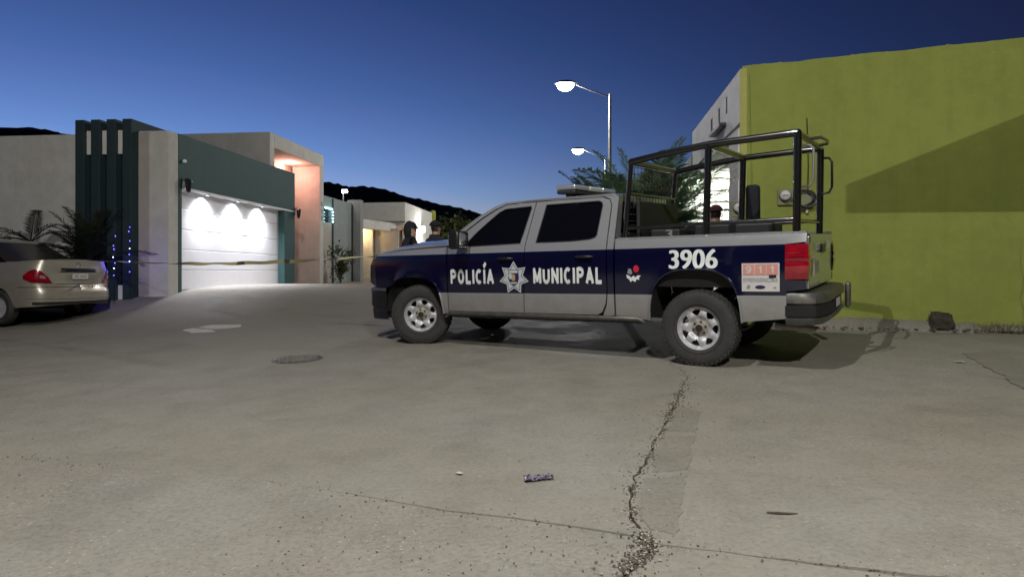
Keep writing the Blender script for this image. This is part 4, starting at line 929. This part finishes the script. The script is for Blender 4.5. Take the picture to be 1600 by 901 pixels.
# unseen plate and post, added to cast the wedge on the olive wall
def wedge(px, py, s=.62):
    W = on_green(px, py); kp = KEY_POS-Vector((0, 0, .30)); return kp+(W-kp)*s
q1, q2, q3, q4 = wedge(1322, 333), wedge(1322, 290), wedge(1900, 60), wedge(1900, 328)
sp_ = (q3+q4)/2+Vector((.06, -.03, 0)); kl = empty('shadow_blocker', (sp_.x, sp_.y, G(sp_.x, sp_.y)), 0, 'added tapering plate on a post outside the picture, shaped to shadow the olive wall', 'shadow blocker'); off = Vector(kl.location)
dpt = Vector((.4, 1, 0)).normalized()*.02
vs = [v-off for v in (q1, q2, q3, q4)]+[v-off+dpt for v in (q1, q2, q3, q4)]
mobj('blocker_plate', vs, [(0, 1, 2, 3), (7, 6, 5, 4), (0, 4, 5, 1), (1, 5, 6, 2), (2, 6, 7, 3), (3, 7, 4, 0)], M['galv'], kl)
MB().tube([(0, 0, 0), (0, 0, max(q3.z, q4.z)+.1-off.z)], .045, 10).build('post', M['galv'], kl, 50)
# ------------------------------------------------------------------ plants
def leaf_quad(b, p, d, up, L, w):
    side = d.cross(up).normalized()*w; m = p+d*L*.45; tip = p+d*L-Vector((0, 0, L*.18)); b._add([p, m+side, tip, m-side], [(0, 1, 2, 3)])
def frond(b, base, az, el, L, droop, nl=26, ll=.38, lw=.016, rach=None):
    d = Vector((math.cos(az)*math.cos(el), math.sin(az)*math.cos(el), math.sin(el))); p = Vector(base); pts = [p.copy()]; n = 14
    for i in range(n):
        d = (d+Vector((0, 0, -droop/n*(.4+1.4*i/n)))).normalized(); p = p+d*L/n; pts.append(p.copy())
    (rach or b).tube(pts, [.014*(1-.8*i/n)+.002 for i in range(n+1)], 5)
    for k in range(nl):
        t_ = .18+.8*k/nl; i = min(n-1, int(t_*n)); f = t_*n-i; q = pts[i].lerp(pts[i+1], f); dd = (pts[i+1]-pts[i]).normalized(); sd = dd.cross(Vector((0, 0, 1))).normalized(); upv = sd.cross(dd)
        l_ = ll*math.sin(math.pi*(.18+.74*t_))*random.uniform(.85, 1.1)
        for s in (-1, 1):
            ld = (sd*s*.8+dd*.62+upv*random.uniform(.05, .35)).normalized(); leaf_quad(b, q, ld, upv, l_, lw)
def palm(name, X, Y, trunk_h, nf, L, label, mat, ll=.4, el=(.5, 1.4), seed=1, droop=1.0, stems=1, grp=None, az=None, nl=26, lw=.016):
    random.seed(seed); z = G(X, Y); e = empty(name, (X, Y, z), 0, label, 'palm', grp); b = MB(); r_ = MB()
    tops = []
    for s in range(stems):
        a = 6.28*s/max(1, stems); o = Vector((.12*math.cos(a), .12*math.sin(a), 0))*(stems > 1)
        top = Vector((o.x*2.4, o.y*2.4, trunk_h*random.uniform(.8, 1.1))); tops.append(top)
        t_ = MB(); t_.tube([o, o.lerp(top, .5), top], [.06, .05, .035] if stems > 1 else [.11, .09, .07], 8); t_.build('trunk', M['bark'], e, 50)
    for i in range(nf):
        az_ = random.uniform(0, 6.28) if az is None else random.uniform(*az)
        frond(b, tops[i % len(tops)], az_, random.uniform(*el), L*random.uniform(.7, 1.1), droop*random.uniform(.7, 1.3), nl=nl, ll=ll, rach=r_, lw=lw)
    b.build('crown', mat, e); r_.build('frond_stalks', mat, e, 50); return e
palm('areca_palm', 2.85, 13.6, 1.35, 46, 2.0, 'bushy green areca palm behind the truck bed, lit by the porch lamp', M['palm'], seed=3, stems=5, el=(.45, 1.35), droop=1.0, nl=56, ll=.55, lw=.017)
palm('areca_palm', 2.25, 14.9, 1.35, 24, 1.8, 'areca palm with fronds drooping left over the truck cab roof', M['palm'], seed=5, stems=3, el=(.5, 1.3), droop=1.15, nl=54, ll=.5, lw=.016)
palm('areca_palm', 3.1, 15.4, 1.9, 11, 2.2, 'taller areca palm close to the white street side', M['palm'], seed=9, stems=3, el=(.8, 1.4), droop=.8, nl=50, ll=.48, lw=.016)
palm('date_palm', *HL(-1.35, -.75).xy, .95, 36, 1.45, 'dark spiky palm in front of the teal fins', M['leafd'], ll=.30, seed=12, el=(.3, 1.4), droop=1.3, nl=26, lw=.014)
palm('date_palm', *HL(-3.55, .2).xy, 1.1, 9, 1.4, 'dark palm behind the parked sedan at the left picture edge', M['leafd'], ll=.26, seed=15, el=(.2, 1.2), droop=1.3, nl=24, lw=.014)
def blob_plant(name, X, Y, z0, rx, rz, n, size, label, mat, cat='shrub', trunk=.3, seed=2):
    random.seed(seed); e = empty(name, (X, Y, G(X, Y)), 0, label, cat); b = MB()
    cl = [Vector((random.gauss(0, .45)*rx, random.gauss(0, .45)*rx, z0+rz*(random.random()*2-1)*.9)) for _ in range(max(6, n//60))]
    for i in range(n):
        c = random.choice(cl); p = c+Vector((random.gauss(0, .22)*rx, random.gauss(0, .22)*rx, random.gauss(0, .22)*rz))
        d = Vector((random.gauss(0, 1), random.gauss(0, 1), random.gauss(.2, .7))).normalized(); leaf_quad(b, p, d, Vector((random.random()-.5, random.random()-.5, 1)).normalized(), size*random.uniform(.7, 1.3), size*.28)
    b.build('foliage', mat, e)
    for i in range(4): t_ = MB(); c = random.choice(cl); t_.tube([(0, 0, -.02), (c.x*.3, c.y*.3, c.z*.5), tuple(c)], [trunk*.1, trunk*.07, trunk*.03], 6); t_.build('stem', M['bark'], e, 50)
    return e
p = HL(.25, 9.75); blob_plant('shrub', p.x, p.y, .75, .45, .55, 700, .13, 'dark leafy shrub below the high window of the grey house', M['bush'], seed=4)
p = P(712, 427, 41); blob_plant('small_tree', p.x, p.y, 2.2, 1.7, 1.2, 1500, .3, 'bushy tree lit yellow behind the truck windshield', M['bush'], 'tree', 1, seed=6)
p = P(745, 427, 44); blob_plant('small_tree', p.x, p.y, 2.0, 1.7, 1.3, 1200, .3, 'darker bushy tree just left of the truck cab pillar', M['leafd'], 'tree', 1, seed=8)
# blue fairy lights on the palm and fin
random.seed(21); M['blue'] = emit('blue_bulb', (.16, .10, 1), 5); M['blue2'] = emit('pale_blue_bulb', (.45, .55, 1), 9)
for (bx, z0, z1, lab) in ((178.5, .95, 1.75, 'string of blue fairy lights hanging low beside the dark palm'), (203, 1.05, 2.0, 'string of blue fairy lights hanging down the rightmost dark fin')):
    q = P(bx, 400, 14.1); e = empty('fairy_lights', (q.x, q.y, 0), 0, lab, 'string lights', 'blue fairy lights'); pts = [(random.uniform(-.02, .02), random.uniform(-.02, .02), lerp(z0, z1, (i+random.uniform(-.3, .3))/6)) for i in range(7)]
    MB().tube([(pts[0][0], 0, z0-.55)]+pts+[(0, 0, z1+.05)], .005, 5).build('wire', M['black'], e)
    for i, p in enumerate(pts): b = MB(); b.lathe([(.0005, .02), (.010, 0), (.0005, -.02)], 8, Matrix.Translation(p)); b.build('bulb', M['blue2'] if i in (1, 3) else M['blue'], e, 50)
    lamp('fairy_lamp', 'POINT', (0, .0, (z0+z1)/2-.2), 2.6, (.12, .08, 1), e, shadow_soft_size=.15)
# ------------------------------------------------------------------ barrier tape
A = HL(-1.2, -.55, 1.27); Bt = tm @ Vector((4.70, .55, 1.20))
n = 90; tv, tf = [], []
for i in range(n+1):
    t_ = i/n; p = A.lerp(Bt, t_); p.z -= .09*math.sin(math.pi*t_)+.006*math.sin(t_*60); tw = .6+1.1*math.sin(t_*9)+.5*math.sin(t_*23); d = (Bt-A).normalized(); u = Vector((0, 0, 1)); s = d.cross(u); wv = (u*math.cos(tw)+s*math.sin(tw))*.032
    tv += [p-wv, p+wv]
tf = [(2*i, 2*i+2, 2*i+3, 2*i+1) for i in range(n)]
tag(mobj('barrier_tape', tv, tf, M['tape'], None, 60), 'thin yellow barrier tape stretched from the fins to the front of the truck', 'barrier tape')
# ------------------------------------------------------------------ hills
ridge = [(-300, 175), (-60, 192), (0, 197), (60, 200), (120, 207), (300, 240), (508, 289), (560, 296), (620, 305), (690, 320), (770, 331), (850, 338), (1000, 352), (1300, 360), (1900, 370)]
def hillz(x, y):
    Yr = 260; px = 800+FPX*x/Yr; zr_ = 1+(HZ-interp(ridge, px))/FPX*Yr
    f = math.exp(-((y-Yr)/55)**2) if y < Yr else math.exp(-((y-Yr)/90)**2)
    return zr_*f+2.6*noise.noise(Vector((x*.05, y*.05, 0)))*f+1.5*abs(noise.noise(Vector((x*.31, y*.31, 4))))*f+.8*abs(noise.noise(Vector((x*.8, y*.8, 9))))*f-1
tag(MB().grid(lambda u, v: (u, v, hillz(u, v)), lin(-330, 330, 420), lin(150, 400, 50)).build('hills', M['hill'], None), 'dark wooded ridge behind the houses', 'hills', kind='structure')
# ------------------------------------------------------------------ champagne sedan parked on the left (x forward, rear bumper at x=0, y left)
sed = empty('parked_sedan', (0, 0, 0), 0, 'champagne beige four-door sedan parked at the left edge, rear facing the truck', 'sedan')
sf = Vector((-.965, .262)).normalized(); sax = Vector((-9.36, 13.15)); s0 = sax-sf*.93
sed.location = (s0.x, s0.y, G(sax.x, sax.y)+.0); sed.rotation_euler = (0, 0, math.atan2(sf.y, sf.x)); sed.scale = (1.06, 1.06, 1.06); sed.location.x += .20; sed.location.y += .03
ctrl = [(.02, 0), (.03, .3), (.075, .58), (.16, .72), (.30, .80), (.50, .838), (.9, .848), (2.0, .850), (3.2, .848), (3.7, .825), (4.05, .74), (4.28, .55), (4.38, .3), (4.40, 0)]
def cr(pts, n=14):
    out = []
    for i in range(len(pts)-1):
        p0 = Vector(pts[max(0, i-1)]); p1 = Vector(pts[i]); p2 = Vector(pts[i+1]); p3 = Vector(pts[min(len(pts)-1, i+2)])
        for k in range(n):
            t_ = k/n; out.append(.5*((2*p1)+(p2-p0)*t_+(2*p0-5*p1+4*p2-p3)*t_*t_+(3*p1-p0-3*p2+p3)*t_**3))
    return out+[Vector(pts[-1])]
pl_ = cr(ctrl); arc = [0]
for a, b_ in zip(pl_, pl_[1:]): arc.append(arc[-1]+(b_-a).length)
def plan(s):
    s = max(0, min(arc[-1], s)); i = next((k for k in range(1, len(arc)) if arc[k] >= s), len(arc)-1); f = (s-arc[i-1])/(arc[i]-arc[i-1])
    p = pl_[i-1].lerp(pl_[i], f); t_ = (pl_[i]-pl_[i-1]).normalized(); return p, Vector((t_.y, -t_.x))*-1
def s_of_x(x): return next(arc[k] for k in range(len(arc)) if pl_[k].x >= x)
DS = [(.20, .09), (.30, .035), (.45, .0), (.60, .006), (.70, -.004), (.80, .0), (.95, .025), (1.03, .055), (1.15, .12)]
DR = [(.24, .12), (.32, .02), (.40, .0), (.60, .0), (.64, .02), (.665, .06), (.80, .055), (.95, .06), (1.05, .085), (1.10, .07), (1.14, .08)]
def ztop(x): return interp([(0, 1.125), (.45, 1.11), (1.0, 1.06), (3.0, .99), (3.7, .89), (4.4, .76)], x)
def shell(s, z, out=0.0, side=1):
    p, nr = plan(s); i = -(interp(DS, z)*nr.y**2+interp(DR, z)*nr.x**2)+out
    return (p.x-(-nr.x)*i if False else p.x+nr.x*i, side*max(0, p.y+nr.y*i), z)
smax = arc[-1]
def arcpts(xc, r, zb):
    return [(s_of_x(xc)+r*math.cos(math.pi*k/16)*-1, max(zb, .30+r*math.sin(math.pi*k/16))) for k in range(17)]
sol = [(0, .345), (.6, .335), (s_of_x(.93)-.40, .30)]+arcpts(.93, .355, .22)+[(s_of_x(.93)+.40, .20), (s_of_x(3.5)-.40, .20)]+arcpts(3.5, .355, .22)+[(s_of_x(3.5)+.38, .22), (smax, .24)]
sol += [(smax*k/40, ztop(plan(smax*k/40)[0].x)) for k in range(40, -1, -1)]
for sd_ in (1, -1):
    panel('body_side', sol, lambda s, z: shell(s, z, 0, sd_), M['champ'], sed, step=.07, thick=0, smooth=40, flip=sd_ < 0)
    tlp = [(.52, .715), (.86, .735), (.99, .80), (1.0, .85), (.91, .935), (.81, .965), (.71, .93), (.60, .83)]
    tlo = panel('tail_light', tlp, lambda s, z: shell(s, z, .016-.02*max(0, (abs(s-.75)-.2)), sd_), M['red'], sed, step=.05, thick=.0, smooth=60, flip=sd_ < 0)
    panel('lower_lens', [(.57, .727), (.84, .745), (.88, .79), (.59, .77)], lambda s, z: shell(s, z, .019, sd_), M['red2'], tlo, step=.05, thick=0, smooth=60)
    panel('reversing_lens', [(.64, .80), (.74, .81), (.73, .86), (.66, .85)], lambda s, z: shell(s, z, .0195, sd_), M['clear'], tlo, step=.05, thick=0, smooth=60)
    MB().tube([shell(s, .655, .006, sd_) for s in lin(0, 1.1, 24)], .004, 5).build('bumper_seam', M['under'], sed, 50)
    MB().tube([shell(s, .45+.02*s, .004, sd_) for s in lin(0, .95, 20)], .011, 6).build('bumper_crease', M['champ'], sed, 50)
    MB().grid(lambda s, z: shell(s, z, .004, sd_), lin(0, .85, 20), [.345, .37, .395]).build('bumper_valance', M['blackplastic'], sed, 60)
    MB().tube([shell(s_of_x(x_), z_, .001, sd_) for x_, z_ in ((1.30, .30), (1.28, .6), (1.20, .75), (1.14, 1.03))], .004, 5).build('door_seam', M['under'], sed)
    MB().tube([shell(s_of_x(2.25), z_, .001, sd_) for z_ in (.28, .6, .8, 1.0)], .004, 5).build('door_seam', M['under'], sed)
    MB().tube([shell(s_of_x(1.36+k*.06), .90, .004+.02*math.sin(k/3*math.pi), sd_) for k in range(4)], .012, 6).build('door_handle', M['champ'], sed, 50)
    for xc in (.93, 3.5):
        b = MB(); b.grid(lambda th, y: (xc+.36*math.cos(th), sd_*y, .30+.36*math.sin(th)), lin(-.1, math.pi+.1, 14), [.45, .82]); b.build('wheel_arch_liner', M['under'], sed, 60)
b = MB(); ssx = lin(0, smax, 60)
def deck(s, v):
    p = shell(s, ztop(plan(s)[0].x)); return (p[0]+.0, v*p[1], p[2]+.035*(1-v*v)*ss(0, .25, p[0]))
b.grid(deck, ssx, lin(-1, 1, 12)); b.build('deck_and_hood', M['champ'], sed, 50)
def gh_pt(th, t_, o=0):
    rear = lerp(.50, 1.48, t_**.85); fr = lerp(3.35, 2.55, t_**.85); a = (fr-rear)/2+o; bw = lerp(.79, .60, t_**1.1)+o; cx_ = (fr+rear)/2
    c, q = math.cos(th), math.sin(th); return (cx_+a*math.copysign(abs(c)**.42, c), bw*math.copysign(abs(q)**.42, q), 1.02+.47*t_)
b = MB(); b.grid(lambda th, t_: gh_pt(th, t_), lin(0, 2*math.pi, 72), lin(0, 1, 7)); b.build('greenhouse', M['champ'], sed, 60)
b = MB(); b.grid(lambda r_, th: (lerp(2.0, gh_pt(th, 1)[0], r_), gh_pt(th, 1)[1]*r_, 1.49+.05*(1-r_**2.2)), lin(0.001, 1, 8), lin(0, 2*math.pi, 72)); b.build('roof', M['champ'], sed, 60)
b = MB(); b.grid(lambda th, t_: gh_pt(th, t_, .006), lin(math.pi-.98, math.pi+.98, 40), lin(.17, .93, 6)); b.build('rear_window', M['dusty'], sed, 60)
b = MB(); b.grid(lambda th, t_: gh_pt(th, t_, .006), lin(-.98, .98, 40), lin(.12, .93, 6)); b.build('windshield', M['tint'], sed, 60)
for a0 in (math.pi/2, -math.pi/2):
    for d0, d1 in ((-1.30, -.05), (.0, 1.30)): b = MB(); b.grid(lambda th, t_: gh_pt(th, t_, .006), lin(a0+d0*.52, a0+d1*.52, 16), lin(.14, .90, 5)); b.build('side_window', M['tint'], sed, 60)
# trunk trim, plate
def rp(y, z, o): return (shell(abs(y)*1.0+.0, z, o)[0]-0.0, y, z)
b = MB(); b.grid(lambda y, z: (shell(abs(y), z, .018)[0], y, z), lin(-.36, .36, 14), [.935, .95, .975, .985]); b.build('trunk_garnish', M['chrome'], sed, 40)
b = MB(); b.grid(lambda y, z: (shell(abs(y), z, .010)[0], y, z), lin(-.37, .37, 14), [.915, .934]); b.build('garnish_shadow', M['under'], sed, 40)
b = MB(); b.box(.048, .060, -.16, .16, .79, .885); npo = b.build('number_plate', M['decal'], sed, None, .004)
for i, y in enumerate((.10, .065, -.01, -.045, -.08, -.115)): MB().box(.0455, .0475, y-.010, y+.010, .82, .862).build('plate_character', M['grey_d'], npo)
b = MB(); b.lathe([(.045, 0), (.045, .012), (.035, .014)], 20, axis_m((shell(0, 1.04)[0]+.004, 0, 1.04), (-1, 0, .1))); b.build('round_emblem', M['chrome'], sed, 40)
MB().tube([shell(abs(s), .70, .003, 1 if s >= 0 else -1) for s in lin(-.46, .46, 20)], .006, 5).build('trunk_seam', M['under'], sed, 50)
MB().box(.14, 4.2, -.60, .60, .345, .46).build('floor_pan', M['under'], sed)
tw = MB(); tw.lathe([(.19, .085), (.22, .095), (.27, .095), (.298, .07), (.305, .03), (.305, -.03), (.298, -.07), (.27, -.095), (.19, -.085)], 40); t0 = tw.build('tyre', M['rubber'], None, 40)
rw_ = MB(); rw_.lathe([(.195, .085), (.19, .06), (.17, .05), (.05, .065), (.0005, .07)], 40); r0_ = rw_.build('rim', M['steelrim'], None, 40)
f1 = True
for xc in (.93, 3.5):
    for sd_ in (1, -1):
        wh = empty('wheel', (xc, sd_*.745, .305)); wh.parent = sed; wh.rotation_euler = (R(-90)*sd_, 0, 0)
        for src in (t0, r0_):
            o = src if f1 else src.copy()
            if not f1: col.objects.link(o)
            o.parent = wh
        f1 = False
# ------------------------------------------------------------------ people
def person(X, Y, face, h, label, cloth, cap='cap', capmat=None, hood=False, lean=0, armpose=0, seed=0):
    e = empty('person', (X, Y, G(X, Y)), face, label, 'person')       # local +x = facing direction
    k = h/1.75
    J = {'pel': (0, 0, .96, .15, .11), 'wa': (.0, 0, 1.10, .14, .105), 'ch': (.01, 0, 1.28, .18, .125), 'sh': (0, 0, 1.41, .12, .10), 'nk': (.012, 0, 1.49, .058, .058), 'jw': (.035, 0, 1.555, .068, .075), 'hd': (.018, 0, 1.635, .078, .098), 'tp': (.008, 0, 1.70, .062, .078)}
    E_ = [('pel', 'wa'), ('wa', 'ch'), ('ch', 'sh'), ('sh', 'nk'), ('nk', 'jw'), ('jw', 'hd'), ('hd', 'tp')]
    for s, t_ in ((1, 'l'), (-1, 'r')):
        J['so'+t_] = (0, s*.185, 1.40, .07, .075); J['el'+t_] = (-.05, s*.27, 1.12, .052, .052); J['wr'+t_] = (.13, s*.23, .95, .042, .042); J['pk'+t_] = (.13, s*.15, .90, .045, .045)
        J['hp'+t_] = (0, s*.10, .90, .095, .10); J['kn'+t_] = (.01, s*.115, .50, .062, .068); J['an'+t_] = (-.02, s*.12, .10, .045, .05); J['to'+t_] = (.14, s*.14, .045, .042, .042); J['he'+t_] = (-.06, s*.12, .045, .042, .042)
        E_ += [('sh', 'so'+t_), ('so'+t_, 'el'+t_), ('el'+t_, 'wr'+t_), ('wr'+t_, 'pk'+t_), ('pel', 'hp'+t_), ('hp'+t_, 'kn'+t_), ('kn'+t_, 'an'+t_), ('an'+t_, 'to'+t_), ('an'+t_, 'he'+t_)]
    names = list(J); me = bpy.data.meshes.new('sk'); me.from_pydata([(J[n][0]*k, J[n][1]*k, J[n][2]*k) for n in names], [(names.index(a), names.index(b_)) for a, b_ in E_], [])
    o = bpy.data.objects.new('tmp_body', me); col.objects.link(o); sm = o.modifiers.new('s', 'SKIN'); sm.use_smooth_shade = True
    for n, sv in zip(names, me.skin_vertices[0].data): sv.radius = (J[n][3]*k, J[n][4]*k); sv.use_root = n == 'pel'
    su = o.modifiers.new('u', 'SUBSURF'); su.levels = 2; su.render_levels = 2
    bm_ = bpy.data.meshes.new_from_object(o.evaluated_get(bpy.context.evaluated_depsgraph_get())); bpy.data.objects.remove(o)
    for v in bm_.vertices:     # nose, brow, chin
        z = v.co.z/k; x = v.co.x/k; y = v.co.y/k
        if x > .06 and z > 1.5:
            v.co.x += k*.030*math.exp(-((z-1.60)/.016)**2-(y/.016)**2); v.co.x += k*.010*math.exp(-((z-1.645)/.012)**2)*math.exp(-(y/.05)**2); v.co.x += k*.012*math.exp(-((z-1.525)/.018)**2-(y/.03)**2)
    bm_.materials.clear()
    for m in (cloth, M['skin'], M['hair'], M['black']): bm_.materials.append(m)
    for p in bm_.polygons:
        c = p.center/k
        p.material_index = (1 if (c.x > .035 or c.z < 1.56) and c.z < 1.66 else 2) if c.z > 1.475 else (3 if c.z < .11 else 0)
        p.use_smooth = True
    bo = bpy.data.objects.new('body', bm_); col.objects.link(bo); bo.parent = e; bm_.name = 'body'
    for s in (1, -1):
        b = MB(); b.lathe([(.0005, .006), (.009, .003), (.012, 0), (.0005, -.003)], 8, axis_m((.098*k, s*.030*k, 1.622*k), (1, s*.15, 0))); b.build('eye', M['black'], e, 60)
        if not hood: b = MB(); b.grid(lambda u, v: (k*(.012+.022*math.cos(u)), s*k*(.082+.012*v), k*(1.605+.034*math.sin(u))), lin(0, 6.283, 10), [0, 1]); b.build('ear', M['skin'], e, 60)
    if cap:
        b = MB(); b.grid(lambda u, v: (k*(.014+.108*math.cos(u)*math.cos(v)), k*.092*math.sin(u)*math.cos(v), k*(1.655+.095*math.sin(v))), lin(0, 6.283, 24), lin(0, 1.57, 8))
        cpo = b.build('cap', capmat or M['cloth'], e, 60)
        b = MB(); b.grid(lambda u, v: (k*(.02+(.095+.085*v*math.cos(u)**.5)*math.cos(u)), k*(.088)*math.sin(u), k*(1.660-.012*v-.02*math.sin(u)**2)), lin(-1.25, 1.25, 14), lin(0, 1, 3)); b.build('brim', capmat or M['cloth'], cpo, 60)
    if hood:
        b = MB(); b.grid(lambda u, v: (k*(-.01+.115*math.cos(u)*math.cos(v)*(.9)), k*.112*math.sin(u)*math.cos(v), k*(1.60+.165*math.sin(v))), lin(.95, 5.33, 24), lin(-.85, 1.45, 12)); b.build('hood', cloth, e, 60)
    # jacket hem and collar
    b = MB(); b.lathe([(.062, 1.455), (.085, 1.45), (.10, 1.475), (.082, 1.51), (.07, 1.50)], 20, Matrix.Scale(k, 4)); b.build('collar', cloth, e, 60)
    b = MB(); b.grid(lambda u, v: (k*(.125+.02*v)*math.cos(u), k*(.185-.015*v)*math.sin(u), k*lerp(.86, 1.16, v)), lin(0, 6.283, 24), lin(0, 1, 4)); b.build('jacket_hem', cloth, e, 60)
    return e
a = P(641, 427, 11.2); person(a.x, a.y, R(-12), 1.74, 'officer in black jacket and hooded cap in profile behind the hood, the left one', M['cloth'], hood=True)
a = P(679, 427, 11.45); pb_ = person(a.x, a.y, R(38), 1.76, 'officer in dark cap and navy jacket facing away behind the hood, the right one', M['cloth2'])
for i, zz in enumerate((1.30, 1.235)): MB().grid(lambda u, v: (-.165+.02*abs(u), u*.13, zz+v*.035), lin(-1, 1, 6), [0, 1]).build('back_patch', M['grey_d'], pb_)
a = P(1119, 427, 9.6); person(a.x, a.y, R(100), 1.83, 'person in a maroon cap seen from behind beyond the truck bed', M['cloth'], capmat=M['maroon'])
# ------------------------------------------------------------------ litter
random.seed(31)
X, Y = gpix(842, 748); wr = MB()
wr.grid(lambda u, v: (u*.085+.01*math.sin(v*3), v*.045, .012+.016*noise.noise(Vector((u*3, v*3, 1)))+.01*noise.noise(Vector((u*9, v*9, 2)))), lin(-1, 1, 14), lin(-1, 1, 9))
t = NT('wrapper_foil'); t.col(t.ramp(t.noise(40, 2), [(.42, (.05, .03, .08)), (.5, (.45, .43, .48)), (.6, (.06, .05, .07))])); t.set(Roughness=.3, Metallic=.3)
o = wr.build('snack_wrapper', t.m, None, 60); o.location = (X, Y, G(X, Y)); o.rotation_euler = (0, 0, R(15)); tag(o, 'crumpled dark shiny snack wrapper on the concrete in the foreground', 'wrapper')
X, Y = gpix(1222, 803); b = MB(); b.tube([(-.07, .01, .007), (-.02, -.004, .009), (.03, -.01, .008), (.075, -.004, .006)], [.004, .006, .005, .002], 6); o = b.build('twig', M['bark'], None, 60); o.location = (X, Y, G(X, Y)); tag(o, 'short dark twig lying on the right concrete slab', 'twig')
for i, (px, py, lab) in enumerate(((1500, 566, 'white paper scrap at the edge of the dark repair patch on the right'), (1463, 508, 'white paper scrap beside the post stump'), (718, 741, 'tiny white paper scrap left of the snack wrapper'), (880, 520, 'dry leaf on the street under the truck sill'))):
    X, Y = gpix(px, py); b = MB(); r = (.03, .03, .013, .03)[i]; b.grid(lambda u, v: (u*r*1.6, v*r, .012+.008*noise.noise(Vector((u*2, v*2, i)))), lin(-1, 1, 5), lin(-1, 1, 4)); o = b.build('paper_scrap' if i < 3 else 'dry_leaf', M['decal'] if i < 3 else M['dry'], None, 60); o.location = (X, Y, G(X, Y)+(.1 if i == 1 else 0)); o.rotation_euler = (0, 0, i*1.3); tag(o, lab, 'scrap' if i < 3 else 'leaf')

# dry weeds along the foot of the olive wall and in the crack
random.seed(41); wb = MB()
for i in range(520):
    if i < 400:
        u = random.uniform(.8, 6.5) if random.random() < .55 else random.gauss(3.25, .28); q = GA+gd2*u+nb_*(.06+abs(random.gauss(0, .09))); h_ = random.uniform(.02, .09)*(1.6 if abs(u-3.25) < .4 else 1); z = G(q.x, q.y)+.04
    else:
        c = random.choice(cp); q = Vector((c[0]+random.gauss(0, .03), c[1]+random.gauss(0, .02))); h_ = random.uniform(.006, .02); z = G(q.x, q.y)
        if c[1] < 2.4 or c[1] > 6: continue
    a = random.uniform(0, 6.28); dx = Vector((math.cos(a), math.sin(a), 0)); tip = Vector((q.x, q.y, z+h_))+dx*h_*random.uniform(.2, 1.0); sd2 = Vector((-dx.y, dx.x, 0))*.005; b0 = Vector((q.x, q.y, z-.03))
    wb._add([b0-sd2, b0+sd2, tip], [(0, 1, 2)])
tag(wb.build('weeds', M['dry']), 'dry weeds and moss along the foot of the olive wall', 'weeds', kind='stuff')
